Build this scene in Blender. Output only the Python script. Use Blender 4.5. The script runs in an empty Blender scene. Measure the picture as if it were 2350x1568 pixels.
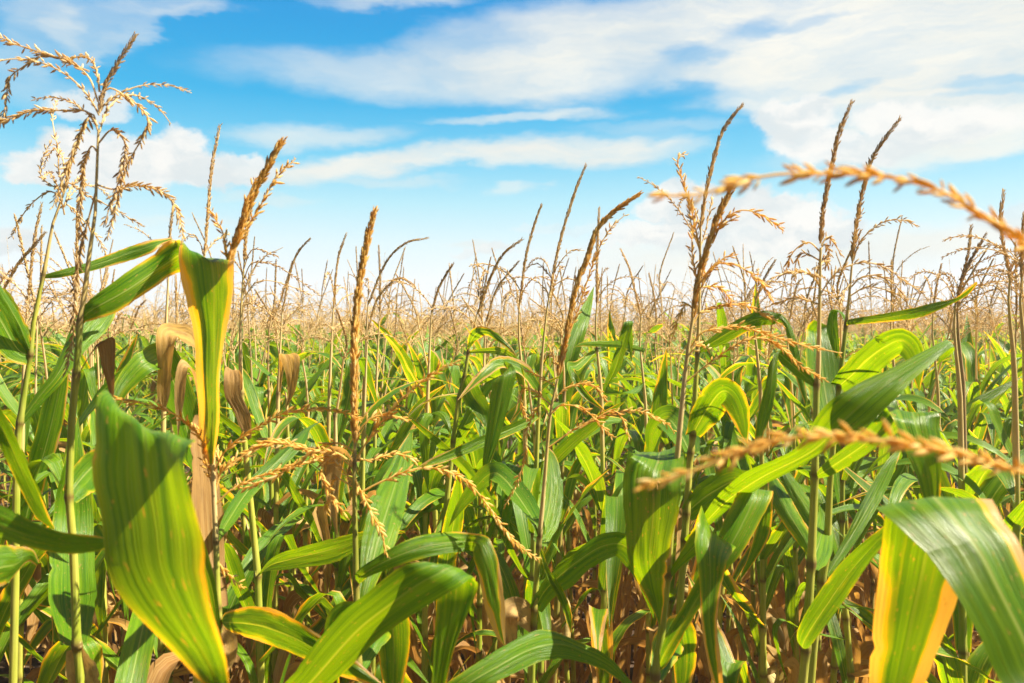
import bpy, math, random
import numpy as np
from mathutils import Vector, Matrix
PI = math.pi
R = math.radians
random.seed(7)
NR = np.random.default_rng(7)
SC = bpy.context.scene
COL = SC.collection

# ------------------------------------------------------------------ camera, sky, sun, exposure
H = 2.3                      # eye height (m)
F = 2350 * 28 / 36           # focal length in units of the 2350-wide reading of the photograph
CX, CY = 1175.0, 785.0
cam = bpy.data.cameras.new('camera')
cam.lens = 28; cam.sensor_width = 36; cam.clip_start = 0.02; cam.clip_end = 5000
cam.dof.use_dof = True; cam.dof.focus_distance = 2.4; cam.dof.aperture_fstop = 7
co = bpy.data.objects.new('camera', cam); COL.objects.link(co)
co.location = (0, 0, H); co.rotation_euler = (R(90), 0, 0)
SC.camera = co

SUN_EL, SUN_AZ = 51, 93      # sun ahead of the camera and to the right
sl = bpy.data.lights.new('sun', 'SUN'); sl.energy = 5.0; sl.angle = R(0.55); sl.color = (1.0, 0.90, 0.70)
so = bpy.data.objects.new('sun', sl); COL.objects.link(so)
sd = Vector((math.sin(R(SUN_AZ)) * math.cos(R(SUN_EL)), math.cos(R(SUN_AZ)) * math.cos(R(SUN_EL)), math.sin(R(SUN_EL))))
so.rotation_euler = sd.to_track_quat('Z', 'Y').to_euler(); so.location = sd * 50
vs = SC.view_settings
vs.view_transform = 'Standard'; vs.look = 'None'; vs.gamma = 1; vs.use_curve_mapping = False; vs.exposure = 1.55
EXPG = 2 ** vs.exposure

def lin(c):
    return tuple(((v / 255 / 12.92) if v / 255 < .04045 else ((v / 255 + .055) / 1.055) ** 2.4) for v in c)

class NT:                    # tiny node-tree helper
    def __init__(s, tree): s.t = tree; s.n = tree.nodes; s.n.clear()
    def new(s, kind, ins=(), **kw):
        nd = s.n.new(kind)
        for k, v in kw.items(): setattr(nd, k, v)
        for k, v in (ins.items() if isinstance(ins, dict) else enumerate(ins)):
            if v is None: continue
            s.put(nd.inputs[k], v)
        return nd
    def put(s, sock, v):
        if isinstance(v, bpy.types.NodeSocket): s.t.links.new(v, sock)
        elif isinstance(v, bpy.types.Node): s.t.links.new(v.outputs[0], sock)
        else:
            if sock.type == 'RGBA' and len(v) == 3: v = (*v, 1)
            sock.default_value = v
    def m(s, op, *a, clamp=False): return s.new('ShaderNodeMath', a, operation=op, use_clamp=clamp).outputs[0]
    def v(s, op, *a):
        nd = s.new('ShaderNodeVectorMath', a, operation=op)
        return nd.outputs['Value'] if op in ('LENGTH', 'DOT_PRODUCT', 'DISTANCE') else nd.outputs[0]
    def mr(s, val, a, b, c=0., d=1., smooth=True):
        return s.new('ShaderNodeMapRange', {0: val, 1: a, 2: b, 3: c, 4: d}, interpolation_type='SMOOTHSTEP' if smooth else 'LINEAR').outputs[0]
    def mix(s, f, a, b, blend='MIX'):
        nd = s.n.new('ShaderNodeMix'); nd.data_type = 'RGBA'; nd.blend_type = blend
        s.put(nd.inputs[0], f); s.put(nd.inputs[6], a); s.put(nd.inputs[7], b)
        return nd.outputs[2]
    def noise(s, vec, scale=1., detail=3., rough=.5, out=0):
        return s.new('ShaderNodeTexNoise', {'Vector': vec, 'Scale': scale, 'Detail': detail, 'Roughness': rough}).outputs[out]
    def xyz(s, x, y, z): return s.new('ShaderNodeCombineXYZ', (x, y, z)).outputs[0]
    def ramp(s, fac, stops):
        nd = s.n.new('ShaderNodeValToRGB'); s.put(nd.inputs[0], fac)
        el = nd.color_ramp.elements
        while len(el) < len(stops): el.new(0.5)
        for e, (p, c) in zip(el, stops): e.position = p; e.color = (*c[:3], 1)
        return nd.outputs[0]

W = bpy.data.worlds.new('World'); SC.world = W; W.use_nodes = True
W.cycles.sampling_method = 'MANUAL'; W.cycles.sample_map_resolution = 512
def build_sky():
    t = NT(W.node_tree)
    STR = 0.1
    g = t.new('ShaderNodeTexCoord').outputs['Generated']
    sx = t.new('ShaderNodeSeparateXYZ', (g,))
    az = t.m('ARCTAN2', sx.outputs[0], sx.outputs[1]); el = t.m('ARCSINE', sx.outputs[2])
    ae = t.xyz(az, el, 0.)
    sky = t.ramp(t.mr(el, 0., .5, smooth=False), [
        (0.0, lin((253, 254, 255))), (.15, lin((249, 253, 255))), (.24, lin((230, 249, 253))), (.34, lin((190, 238, 250))), (.45, lin((126, 213, 245))),
        (.58, lin((58, 184, 236))), (.74, lin((36, 164, 228))), (.88, lin((34, 146, 220))), (1.0, lin((32, 130, 208)))])
    nis = t.new('ShaderNodeTexSky', sky_type='NISHITA', sun_disc=False, sun_elevation=R(SUN_EL), sun_rotation=R(SUN_AZ))
    sky = t.v('SCALE', sky); sky.node.inputs['Scale'].default_value = 1 / STR / EXPG
    sky = t.mix(.06, sky, nis.outputs[0])
    back_dim = t.mr(t.m('COSINE', t.m('SUBTRACT', az, R(25))), -.6, .55, .20, 1.0)      # sky deliberately dimmed behind the camera, added to cut fill and deepen contrast
    # streaky high cloud: direction warped by stretched noise
    n1 = t.noise(t.v('MULTIPLY', ae, (4, 10, 1)), 1.0, 5, .6, out=1)
    n2 = t.noise(t.v('MULTIPLY', ae, (16, 40, 1)), 1.0, 5, .6, out=1)
    w1 = t.v('MULTIPLY', t.v('SUBTRACT', n1, (.5, .5, .5)), (.15, .06, 0))
    w2 = t.v('MULTIPLY', t.v('SUBTRACT', n2, (.5, .5, .5)), (.05, .022, 0))
    cirv = t.v('ADD', t.v('ADD', ae, w1), w2)
    n3 = t.noise(t.v('MULTIPLY', ae, (17, 20, 1)), 1.0, 8, .62, out=1)
    cumv = t.v('ADD', ae, t.v('MULTIPLY', t.v('SUBTRACT', n3, (.5, .5, .5)), (.07, .06, 0)))
    def blob(vec, x, y, rx, ry, rot, alpha, inner):
        a = math.atan((x - CX) / F); e = math.atan((CY - y) / F * math.cos(a))
        p = t.v('SUBTRACT', vec, (a, e, 0))
        if rot: p = t.new('ShaderNodeVectorRotate', {'Vector': p, 'Angle': R(-rot)}, rotation_type='Z_AXIS').outputs[0]
        p = t.v('MULTIPLY', p, (F / rx, F / ry, 0))
        return t.mr(t.v('LENGTH', p), inner, 1.0, 1 - alpha, 1.0)
    def field(vec, blobs, inner):
        acc = None
        for b in blobs:
            k = blob(vec, *b, inner)
            acc = k if acc is None else t.m('MULTIPLY', acc, k)
        return t.m('SUBTRACT', 1.0, acc)
    cir = field(cirv, [(960, 168, 560, 66, 1, .62), (1260, 180, 300, 75, 0, .8), (1500, 70, 640, 100, 4, .9), (1000, 95, 200, 45, 14, .25),
        (2000, 60, 620, 150, 0, .97), (2250, 170, 420, 150, 0, .97), (1850, 212, 330, 38, 0, .85), (2240, 280, 340, 80, 0, .85), (1680, 150, 330, 70, 0, .75),
        (2080, 345, 330, 40, 0, .8), (2300, 60, 400, 160, 0, .9), (1950, 130, 300, 70, 0, .7), (2120, 235, 300, 60, 0, .8), (330, 70, 90, 26, 25, .3), (160, 60, 60, 40, 0, .3), (480, 20, 120, 22, 12, .25), (790, 386, 420, 36, 5, .93), (1100, 362, 300, 34, 3, .8), (1340, 348, 380, 46, 1, .97), (740, 312, 260, 34, 2, .6),
        (1180, 266, 270, 20, 4, .6), (1340, 255, 140, 22, 0, .5), (900, 422, 200, 13, 1, .4), (1195, 432, 80, 22, 4, .5), (600, 462, 150, 20, 3, .4), (1530, 285, 260, 22, 0, .3),
        (230, 55, 170, 75, 20, .38), (90, 15, 120, 50, 0, .42), (420, 5, 160, 40, 10, .38), (20, 110, 90, 85, 0, .42), (120, 210, 150, 50, 0, .25),
        (205, 115, 60, 18, 20, .35), (900, 0, 250, 26, 0, .5), (2150, 545, 330, 50, 0, .8), (1700, 600, 620, 70, 0, .75), (1100, 575, 120, 18, 0, .6), (1085, 592, 60, 8, 0, .5),
        (60, 560, 120, 30, 0, .5), (430, 520, 170, 16, 0, .3), (2330, 330, 120, 30, 0, .6)], .25)
    holes = field(cirv, [(1740, 60, 130, 32, 6, .55), (1590, 130, 130, 34, 4, .55), (1560, 205, 120, 34, 0, .7), (1960, 195, 90, 18, 0, .45), (2300, 185, 130, 18, -4, .5), (1640, 255, 150, 30, 0, .5), (1960, 305, 70, 16, 0, .6), (2250, 215, 90, 14, -3, .4), (1890, 40, 90, 20, 3, .3)], .2)
    stk = t.mr(t.noise(t.v('MULTIPLY', cirv, (8, 46, 1)), 1.0, 6, .65), .25, .70, .74, 1.05)
    cir = t.m('MULTIPLY', t.m('MULTIPLY', cir, t.m('SUBTRACT', 1.0, holes)), stk, clamp=True)
    cum = field(cumv, [(95, 385, 75, 40, 0, .97), (170, 355, 80, 62, 0, .98), (235, 365, 90, 70, 0, .98), (330, 375, 90, 62, 0, .98), (415, 355, 78, 58, 0, .98), (455, 392, 95, 40, 0, .97), (560, 388, 75, 36, 0, .9), (195, 240, 85, 34, 0, .8), (140, 410, 90, 26, 0, .8),
        (1800, 280, 70, 50, 0, .95), (1850, 268, 70, 42, 0, .95), (1850, 325, 100, 40, 0, .95), (1960, 345, 150, 45, 0, .9), (2060, 262, 100, 46, 0, .9), (2190, 285, 150, 50, 0, .9),
        (1560, 448, 95, 36, 0, .93), (1490, 478, 60, 30, 0, .85), (1640, 490, 160, 48, 0, .95), (1780, 490, 130, 50, 0, .95), (1880, 530, 130, 46, 0, .95), (1480, 540, 140, 40, 0, .8), (1650, 545, 260, 50, 0, .9),
        (20, 555, 70, 36, 0, .85), (1110, 578, 90, 14, 0, .6), (1290, 520, 150, 16, 0, .3), (2340, 500, 110, 40, 0, .5)], .62)
    cumc = t.mix(t.mr(t.noise(t.v('MULTIPLY', cumv, (10, 22, 1)), 1.0, 4, .6), .38, .62), lin((228, 236, 238)), lin((254, 253, 249)))
    circ = t.mix(t.mr(t.noise(t.v('MULTIPLY', ae, (4, 9, 1)), 1.0, 3, .5), .35, .65), lin((238, 241, 236)), lin((254, 252, 242)))
    def up(c):
        c = t.v('SCALE', c); c.node.inputs['Scale'].default_value = 1 / STR / EXPG; return c
    out = t.mix(cir, sky, up(circ)); out = t.mix(cum, out, up(cumc))
    b = t.new('ShaderNodeBackground', {0: out, 1: t.m('MULTIPLY', back_dim, STR)})
    t.new('ShaderNodeOutputWorld', (b.outputs[0],))
build_sky()

# ------------------------------------------------------------------ materials ('dat' = across, along, random | random, along, 0 | around, tan, node)
def mat(name):
    m = bpy.data.materials.new(name); m.use_nodes = True
    return m, NT(m.node_tree)
def finish(t, col, trans, fac, rough, spec, bump=None, bs=.2):
    nrm = t.new('ShaderNodeBump', {'Height': bump, 'Strength': bs, 'Distance': .004}).outputs[0] if bump is not None else None
    p = t.new('ShaderNodeBsdfPrincipled', {'Base Color': col, 'Roughness': rough, 'Specular IOR Level': spec})
    if nrm is not None: t.put(p.inputs['Normal'], nrm)
    sh = p.outputs[0]
    if fac > 0:
        tr = t.new('ShaderNodeBsdfTranslucent', {'Color': trans})
        if nrm is not None: t.put(tr.inputs['Normal'], nrm)
        sh = t.new('ShaderNodeMixShader', {0: fac, 1: sh, 2: tr.outputs[0]}).outputs[0]
    t.new('ShaderNodeOutputMaterial', (sh,))
def leaf_mat(name, edge=.0, tip=.5, ts=.7, side=0.):
    m, t = mat(name)
    d = t.new('ShaderNodeSeparateXYZ', (t.new('ShaderNodeAttribute', attribute_name='dat').outputs['Vector'],))
    x, y = d.outputs[0], d.outputs[1]
    rnd = t.m('FRACT', t.m('ADD', d.outputs[2], t.new('ShaderNodeObjectInfo').outputs['Random']))
    off = t.m('MULTIPLY', rnd, 40.)
    e = t.m('MULTIPLY', t.m('ABSOLUTE', t.m('SUBTRACT', x, .5)), 2.)
    n1 = t.noise(t.xyz(t.m('MULTIPLY', x, 3.), t.m('MULTIPLY', y, 9.), off), 1., 4, .6)
    n2 = t.noise(t.xyz(t.m('MULTIPLY', x, 9.), t.m('MULTIPLY', y, 2.2), off), 1., 3, .55)
    vein = t.noise(t.xyz(t.m('MULTIPLY', x, 70.), t.m('MULTIPLY', y, 2.), off), 1., 2, .5)
    n3 = t.noise(t.xyz(t.m('MULTIPLY', t.m('ROUND', x), 7.), t.m('MULTIPLY', y, 5.), off), 1., 2, .5)
    g = t.mix(t.mr(n2, .35, .65), (.045, .140, .003), (.130, .260, .004))
    g = t.mix(t.mr(rnd, 0., 1., smooth=False), g, t.mix(.5, g, (.030, .135, .010)))
    g = t.mix(t.m('MULTIPLY', t.mr(vein, .38, .66), .55), g, (.17, .29, .008))
    ev = t.m('ADD', e, t.m('MULTIPLY', t.m('SUBTRACT', n1, .5), .30))
    ev = t.m('ADD', ev, t.m('MULTIPLY', t.m('MAXIMUM', t.m('SUBTRACT', y, ts), 0.), 2.2 * tip))
    ev = t.m('ADD', ev, t.m('MULTIPLY', t.m('POWER', rnd, 5.), .35))
    ev = t.m('ADD', ev, t.m('MULTIPLY', t.m('SUBTRACT', n3, .62), .95))
    ev = t.m('ADD', ev, edge)
    ev = t.m('ADD', ev, t.m('MULTIPLY', t.m('SUBTRACT', n2, .5),   .16 + edge))
    if side: ev = t.m('ADD', ev, t.mr(t.m('ADD', x, t.m('MULTIPLY', n2, .25)), .72, 1.1, 0., side))
    c = t.mix(t.m('MULTIPLY', t.mr(ev, .80, 1.06), .75), g, (.32, .38, .010))
    c = t.mix(t.m('MULTIPLY', t.mr(ev, .99, 1.09), .9), c, (.62, .36, .025))
    c = t.mix(t.mr(ev, 1.09, 1.20), c, (.55, .36, .15))
    yst = t.m('MULTIPLY', t.mr(t.noise(t.xyz(t.m('MULTIPLY', x, 14.), t.m('MULTIPLY', y, 1.3), t.m('ADD', off, 3.)), 1., 4, .6), .56, .72), t.mr(n3, .45, .65))
    c = t.mix(t.m('MULTIPLY', yst, .6 + edge), c, (.42, .38, .015))
    rib = t.m('MULTIPLY', t.mr(e, .02, .06, 1., 0.), t.mr(y, .3, .9, .6, .05))
    c = t.mix(rib, c, (.34, .42, .13))
    sp = t.noise(t.xyz(t.m('MULTIPLY', x, 26.), t.m('MULTIPLY', y, 60.), off), 1., 2, .5)
    c = t.mix(t.mr(sp, .66, .72, 0., .75), c, (.38, .24, .08))
    tr = t.v('MULTIPLY', c, (3.5, 2.45, .35))
    finish(t, c, tr, .38, .33, .32, t.m('ADD', vein, t.m('MULTIPLY', n2, 1.2)), .5)
    return m
def dry_mat():
    m, t = mat('dry_leaf')
    d = t.new('ShaderNodeSeparateXYZ', (t.new('ShaderNodeAttribute', attribute_name='dat').outputs['Vector'],))
    x, y = d.outputs[0], d.outputs[1]
    rnd = t.m('FRACT', t.m('ADD', d.outputs[2], t.new('ShaderNodeObjectInfo').outputs['Random']))
    off = t.m('MULTIPLY', rnd, 40.)
    vein = t.noise(t.xyz(t.m('MULTIPLY', x, 30.), t.m('MULTIPLY', y, 2.), off), 1., 4, .6)
    n1 = t.noise(t.xyz(t.m('MULTIPLY', x, 4.), t.m('MULTIPLY', y, 7.), off), 1., 4, .6)
    c = t.ramp(rnd, [(0, (.26, .12, .03)), (.35, (.44, .26, .075)), (.7, (.56, .38, .14)), (1, (.58, .33, .05))])
    c = t.mix(t.m('MULTIPLY', t.mr(n1, .4, .7), .7), c, (.20, .10, .035))
    c = t.mix(t.m('MULTIPLY', t.mr(vein, .4, .65), .5), c, (.58, .40, .17))
    finish(t, c, t.v('MULTIPLY', c, (1.35, 1.1, .7)), .42, .6, .25, vein, .5)
    return m
def tassel_mat(name='dry_tassel', ramp=((0, (.58, .37, .12)), (.45, (.73, .54, .23)), (.8, (.83, .67, .36)), (1, (.88, .77, .50))), dull=.4):
    m, t = mat(name)
    d = t.new('ShaderNodeSeparateXYZ', (t.new('ShaderNodeAttribute', attribute_name='dat').outputs['Vector'],))
    o = t.new('ShaderNodeObjectInfo').outputs['Random']
    c = t.ramp(d.outputs[0], ramp)
    c = t.mix(t.mr(d.outputs[1], .55, 1., 0., .4), c, (.50, .30, .13))
    c = t.mix(t.m('MULTIPLY', t.m('POWER', o, 2.), dull), c, (.34, .20, .13))
    finish(t, c, t.v('MULTIPLY', c, (1.15, 1.05, .8)), .4, .6, .2)
    return m
def stalk_mat():
    m, t = mat('stalk')
    d = t.new('ShaderNodeSeparateXYZ', (t.new('ShaderNodeAttribute', attribute_name='dat').outputs['Vector'],))
    o = t.new('ShaderNodeObjectInfo').outputs['Random']
    ob = t.new('ShaderNodeTexCoord').outputs['Object']
    st = t.noise(t.v('MULTIPLY', ob, (260, 260, 5)), 1., 3, .5)
    n = t.noise(t.v('MULTIPLY', ob, (20, 20, 6)), 1., 3, .5)
    g = t.mix(t.mr(n, .35, .65), (.25, .33, .02), (.48, .46, .07))
    g = t.mix(t.m('MULTIPLY', t.mr(st, .4, .65), .5), g, (.46, .46, .11))
    ta = t.mix(t.mr(n, .35, .65), (.66, .50, .23), (.60, .46, .16))
    c = t.mix(d.outputs[1], g, ta)
    c = t.mix(t.mr(o, .8, 1., 0., .5), c, (.22, .10, .06))
    c = t.mix(t.m('MULTIPLY', d.outputs[2], .85), c, (.15, .08, .03))
    finish(t, c, t.v('MULTIPLY', c, (1.5, 1.4, .7)), .15, .45, .4, st, .3)
    return m
def husk_mat():
    m, t = mat('husk')
    d = t.new('ShaderNodeSeparateXYZ', (t.new('ShaderNodeAttribute', attribute_name='dat').outputs['Vector'],))
    o = t.new('ShaderNodeObjectInfo').outputs['Random']
    vein = t.noise(t.xyz(t.m('MULTIPLY', d.outputs[0], 60.), t.m('MULTIPLY', d.outputs[1], 3.), t.m('MULTIPLY', o, 30.)), 1., 4, .6)
    c = t.mix(t.mr(o, .1, .9), (.62, .46, .22), (.50, .40, .15))
    c = t.mix(t.m('MULTIPLY', t.mr(vein, .42, .68), .6), c, (.40, .26, .11))
    c = t.mix(t.mr(d.outputs[1], .82, 1., 0., .8), c, (.22, .11, .05))
    finish(t, c, t.v('MULTIPLY', c, (1.2, 1.1, .7)), .2, .6, .25, vein, .5)
    return m
def soil_mat():
    m, t = mat('soil')
    ob = t.new('ShaderNodeTexCoord').outputs['Object']
    n = t.noise(ob, 9., 8, .65); n2 = t.noise(ob, 60., 6, .7); n3 = t.noise(ob, 1.5, 4, .5)
    c = t.mix(t.mr(n, .35, .65), (.055, .036, .024), (.12, .085, .06))
    c = t.mix(t.mr(n2, .58, .70), c, (.30, .20, .11))
    c = t.mix(t.mr(n3, .45, .7, 0., .5), c, (.15, .085, .045))
    finish(t, c, None, 0, .95, .1, t.m('ADD', n, t.m('MULTIPLY', n2, .4)), 1.)
    return m
M_LEAF = leaf_mat('green_leaf'); M_YEL = leaf_mat('yellowing_leaf', .20, .9); M_GRN = leaf_mat('deep_green_leaf', -.10, .25)
M_DRY = dry_mat(); M_TAS = tassel_mat(); M_GOLD = tassel_mat('golden_tassel', ((0, (.68, .40, .06)), (.45, (.82, .55, .13)), (.8, (.88, .66, .22)), (1, (.90, .76, .38))), .0); M_STK = stalk_mat(); M_HUSK = husk_mat(); M_SOIL = soil_mat()
M_BRO = leaf_mat('yellow_sided_leaf', .02, .35, .45)
M_SCO = leaf_mat('scorched_leaf', .02, .62, .5, .55)
M_TIP = leaf_mat('yellow_tipped_leaf', .06, .75, .5)
MATS = {'s': M_SCO, 'b': M_BRO, 'c': M_TIP, 'g': M_LEAF, 'y': M_YEL, 'd': M_DRY, 'n': M_GRN}

# ------------------------------------------------------------------ mesh builder
class MB:
    def __init__(s): s.v = []; s.d = []; s.q = []; s.mi = []; s.n = 0
    def add(s, v, q, dat, mi=0):
        v = np.asarray(v, np.float32).reshape(-1, 3); q = np.asarray(q, np.int64).reshape(-1, 4)
        s.v.append(v); s.q.append(q + s.n); s.d.append(np.asarray(dat, np.float32).reshape(-1, 3)); s.mi.append(np.full(len(q), mi, np.int32)); s.n += len(v)
    def arrays(s): return np.concatenate(s.v), np.concatenate(s.q), np.concatenate(s.d), np.concatenate(s.mi)
    def mesh(s, name, mats, off=None):
        v, q, d, mi = s.arrays()
        if off is not None: v = v - np.asarray(off, np.float32)
        me = bpy.data.meshes.new(name)
        me.vertices.add(len(v)); me.vertices.foreach_set('co', v.astype(np.float32).ravel())
        me.loops.add(q.size); me.loops.foreach_set('vertex_index', q.astype(np.int32).ravel())
        me.polygons.add(len(q)); me.polygons.foreach_set('loop_start', np.arange(0, q.size, 4, dtype=np.int32))
        me.polygons.foreach_set('material_index', mi)
        me.polygons.foreach_set('use_smooth', np.ones(len(q), bool))
        a = me.attributes.new('dat', 'FLOAT_VECTOR', 'POINT'); a.data.foreach_set('vector', d.astype(np.float32).ravel())
        for m in (mats if isinstance(mats, (list, tuple)) else [mats]): me.materials.append(m)
        me.update(calc_edges=True); me.validate()
        return me

def grid_faces(nr, nc, wrap=False):
    r = np.arange(nr - 1)[:, None]; c = np.arange(nc if wrap else nc - 1)[None, :]
    c2 = (c + 1) % nc
    return np.stack([r * nc + c, r * nc + c2, (r + 1) * nc + c2, (r + 1) * nc + c], -1).reshape(-1, 4)
def nrmz(a): return a / np.maximum(np.linalg.norm(a, axis=-1, keepdims=True), 1e-9)
def catmull(pts, n):
    """pts (k,m) -> (n,m) along a centripetal-ish Catmull-Rom curve, uniform in length of the first three columns"""
    p = np.asarray(pts, float)
    if len(p) == 2:
        t = np.linspace(0, 1, n)[:, None]; return p[0] * (1 - t) + p[1] * t
    e = np.vstack([2 * p[0] - p[1], p, 2 * p[-1] - p[-2]])
    out = []
    for i in range(1, len(e) - 2):
        t = np.linspace(0, 1, 24, endpoint=False)[:, None]
        a, b, c, d = e[i - 1], e[i], e[i + 1], e[i + 2]
        out.append(.5 * (2 * b + (c - a) * t + (2 * a - 5 * b + 4 * c - d) * t ** 2 + (3 * b - a - 3 * c + d) * t ** 3))
    out = np.vstack(out + [p[-1:]])
    L = np.concatenate([[0], np.cumsum(np.linalg.norm(np.diff(out[:, :3], axis=0), axis=1))])
    s = np.linspace(0, L[-1], n)
    return np.stack([np.interp(s, L, out[:, k]) for k in range(out.shape[1])], 1)
def frames(path):
    t = nrmz(np.gradient(path, axis=0))
    a = np.zeros_like(t); up = np.array([0, 0, 1.]) if abs(t[0, 2]) < .9 else np.array([1., 0, 0])
    x = np.cross(t[0], up); x /= np.linalg.norm(x)
    for i in range(len(t)):
        x = x - t[i] * x.dot(t[i]); x /= max(np.linalg.norm(x), 1e-9); a[i] = x
    return t, a, np.cross(t, a)
def tube(mb, path, rad, sides, dat=None, mi=0):
    path = np.asarray(path, float); t, a, b = frames(path)
    th = np.arange(sides) * 2 * PI / sides
    ring = np.cos(th)[None, :, None] * a[:, None] + np.sin(th)[None, :, None] * b[:, None]
    rad = np.broadcast_to(np.asarray(rad, float), (len(path),))
    v = path[:, None] + ring * rad[:, None, None]
    if dat is None: dat = np.zeros((len(path), 3))
    dd = np.repeat(np.asarray(dat, float)[:, None], sides, 1).copy()
    mb.add(v.reshape(-1, 3), grid_faces(len(path), sides, True), dd.reshape(-1, 3), mi)

def P(x, y, d): return np.array([(x - CX) / F * d, d, H - (y - CY) / F * d])

# ------------------------------------------------------------------ leaves
def blade(mb, L, Rr, rng, vfold=.16, ruf=.05, cols=7, rnd=0., mi=0):
    """leaf surface between two edge curves: channelled cross-section, ruffled margins"""
    n = len(L); ac = Rr - L; w = np.linalg.norm(ac, axis=1, keepdims=True)
    mid = (L + Rr) / 2; tn = np.gradient(mid, axis=0)
    nm = nrmz(np.cross(tn, ac))
    s = np.linspace(0, 1, n)[:, None]; k = np.linspace(0, 1, cols)[None, :]; e = np.abs(k - .5) * 2
    length = np.linalg.norm(np.diff(mid, axis=0), axis=1).sum()
    ph1, ph2, f1, f2 = rng.random(4); f1 = length * (18 + 14 * f1); f2 = length * (18 + 14 * f2)
    wave = np.where(k < .5, np.sin(f1 * s + ph1 * 6.3) + .6 * np.sin(2.3 * f1 * s + ph2 * 9), np.sin(f2 * s + ph2 * 6.3) + .6 * np.sin(1.9 * f2 * s + ph1 * 9))
    sm = np.convolve(rng.standard_normal(n + 8), np.ones(3) / 3, 'same')[4:-4] * .018 + rng.standard_normal(n) * .006
    cut = np.zeros((n, 2))
    for _ in range(rng.integers(0, 4)):
        if n > 30: cut[rng.integers(4, n - 4), rng.integers(2)] = rng.uniform(.05, .16)
    kk = np.where(k < .5, .5 - (.5 - k) * (1 - np.abs(sm)[:, None] * 2 - cut[:, :1] * e), .5 + (k - .5) * (1 - np.abs(sm[::-1])[:, None] * 2 - cut[:, 1:] * e))
    o = vfold * (e ** 1.3 - .5) * (1 - .55 * s) + ruf * wave * e ** 2 * np.minimum(1, s * 5)
    if cols > 9:
        o = o + .016 * np.sin(k * 6.283 * (2.5 + rng.random()) + ph1 * 6 + 1.5 * np.sin(s * 9 + ph2 * 6)) * np.sin(s * 14 + ph1 * 5) ** 2 * (1 - e ** 4)
    v = L[:, None] * (1 - kk[..., None]) + Rr[:, None] * kk[..., None] + nm[:, None] * (o * w)[..., None]
    dat = np.stack(np.broadcast_arrays(k, s, np.full_like(s, rnd)), -1)
    mb.add(v.reshape(-1, 3), grid_faces(n, cols), dat.reshape(-1, 3), mi)
def wprof(s):
    s = np.asarray(s)
    return np.clip((.55 + .45 * np.minimum(1, s / .22)) * np.where(s > .42, 1 - ((s - .42) / .58) ** 2.1, 1), .015, 1)
def leaf_arr(rng, length, width, phi0, phi1, fold, sharp, twist, wander, rows=18, cols=5, ruf=.06, vf=.18, rnd=0., mb=None, mi=0, org=(0, 0, 0), rot=None):
    mb = mb or MB()
    s = np.linspace(0, 1, rows)
    ph = phi0 + (phi1 - phi0) * np.clip((s - fold + sharp) / (2 * sharp), 0, 1) ** 1 + .12 * np.sin(s * 7 + rng.random() * 6)
    az = wander * s ** 1.5
    t = np.stack([np.cos(ph) * np.cos(az), np.cos(ph) * np.sin(az), np.sin(ph)], 1)
    c = np.concatenate([[[0, 0, 0]], np.cumsum((t[1:] + t[:-1]) / 2 * length / (rows - 1), axis=0)]) + np.array([.006, 0, 0])
    side = np.stack([-np.sin(az), np.cos(az), 0 * az], 1); nm = np.cross(t, side)
    tw = (twist * s ** 1.3)[:, None]
    a = side * np.cos(tw) + nm * np.sin(tw)
    w = (width * wprof(s))[:, None] / 2
    L, Rr = c - a * w, c + a * w
    if rot is not None: L = L @ rot.T; Rr = Rr @ rot.T
    blade(mb, L + np.array(org), Rr + np.array(org), rng, vf, ruf, cols, rnd, mi)
    return mb
def rz(a): return np.array([[math.cos(a), -math.sin(a), 0], [math.sin(a), math.cos(a), 0], [0, 0, 1.]])
def green_params(rng, top=False):
    k = rng.random()
    ln = rng.uniform(.55, .85) * (.85 if top else 1); wd = rng.uniform(.038, .068) + (.006 if top else 0)
    if k < .42: return (ln, wd, R(rng.uniform(52, 74)), R(rng.uniform(-75, -20)), rng.uniform(.5, .68), rng.uniform(.25, .45), rng.uniform(-.7, .7), rng.uniform(-.4, .4))
    if k < .72: return (ln, wd, R(rng.uniform(45, 76)), R(rng.uniform(-88, -70)), rng.uniform(.35, .65), rng.uniform(.03, .10), rng.uniform(-.9, .9), rng.uniform(-.4, .4))
    return (ln * .9, wd, R(rng.uniform(55, 74)), R(rng.uniform(10, 50)), .6, .4, rng.uniform(-1.2, 1.2), rng.uniform(-.3, .3))
def dry_params(rng):
    return (rng.uniform(.4, .7), rng.uniform(.035, .065), R(rng.uniform(0, 50)), R(rng.uniform(-95, -75)), rng.uniform(.12, .35), rng.uniform(.08, .2), rng.uniform(-3, 3), rng.uniform(-1, 1))
POOL = {}
POOL['g'] = [leaf_arr(NR, *green_params(NR), rows=22, cols=7).mesh('leaf', M_LEAF) for _ in range(16)]
POOL['n'] = [leaf_arr(NR, *green_params(NR), rows=22, cols=7).mesh('leaf', M_GRN) for _ in range(12)]
POOL['y'] = [leaf_arr(NR, *green_params(NR), rows=22, cols=7, ruf=.09).mesh('leaf', M_YEL) for _ in range(10)]
POOL['d'] = [leaf_arr(NR, *dry_params(NR), rows=18, cols=5, ruf=.2, vf=.5).mesh('leaf', M_DRY) for _ in range(14)]
def top_leaves(mt, n):
    return [leaf_arr(NR, *green_params(NR, True), rows=20, cols=7).mesh('leaf', mt) for _ in range(n)]
POOL['t'] = top_leaves(M_LEAF, 8) + top_leaves(M_YEL, 4)

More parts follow.
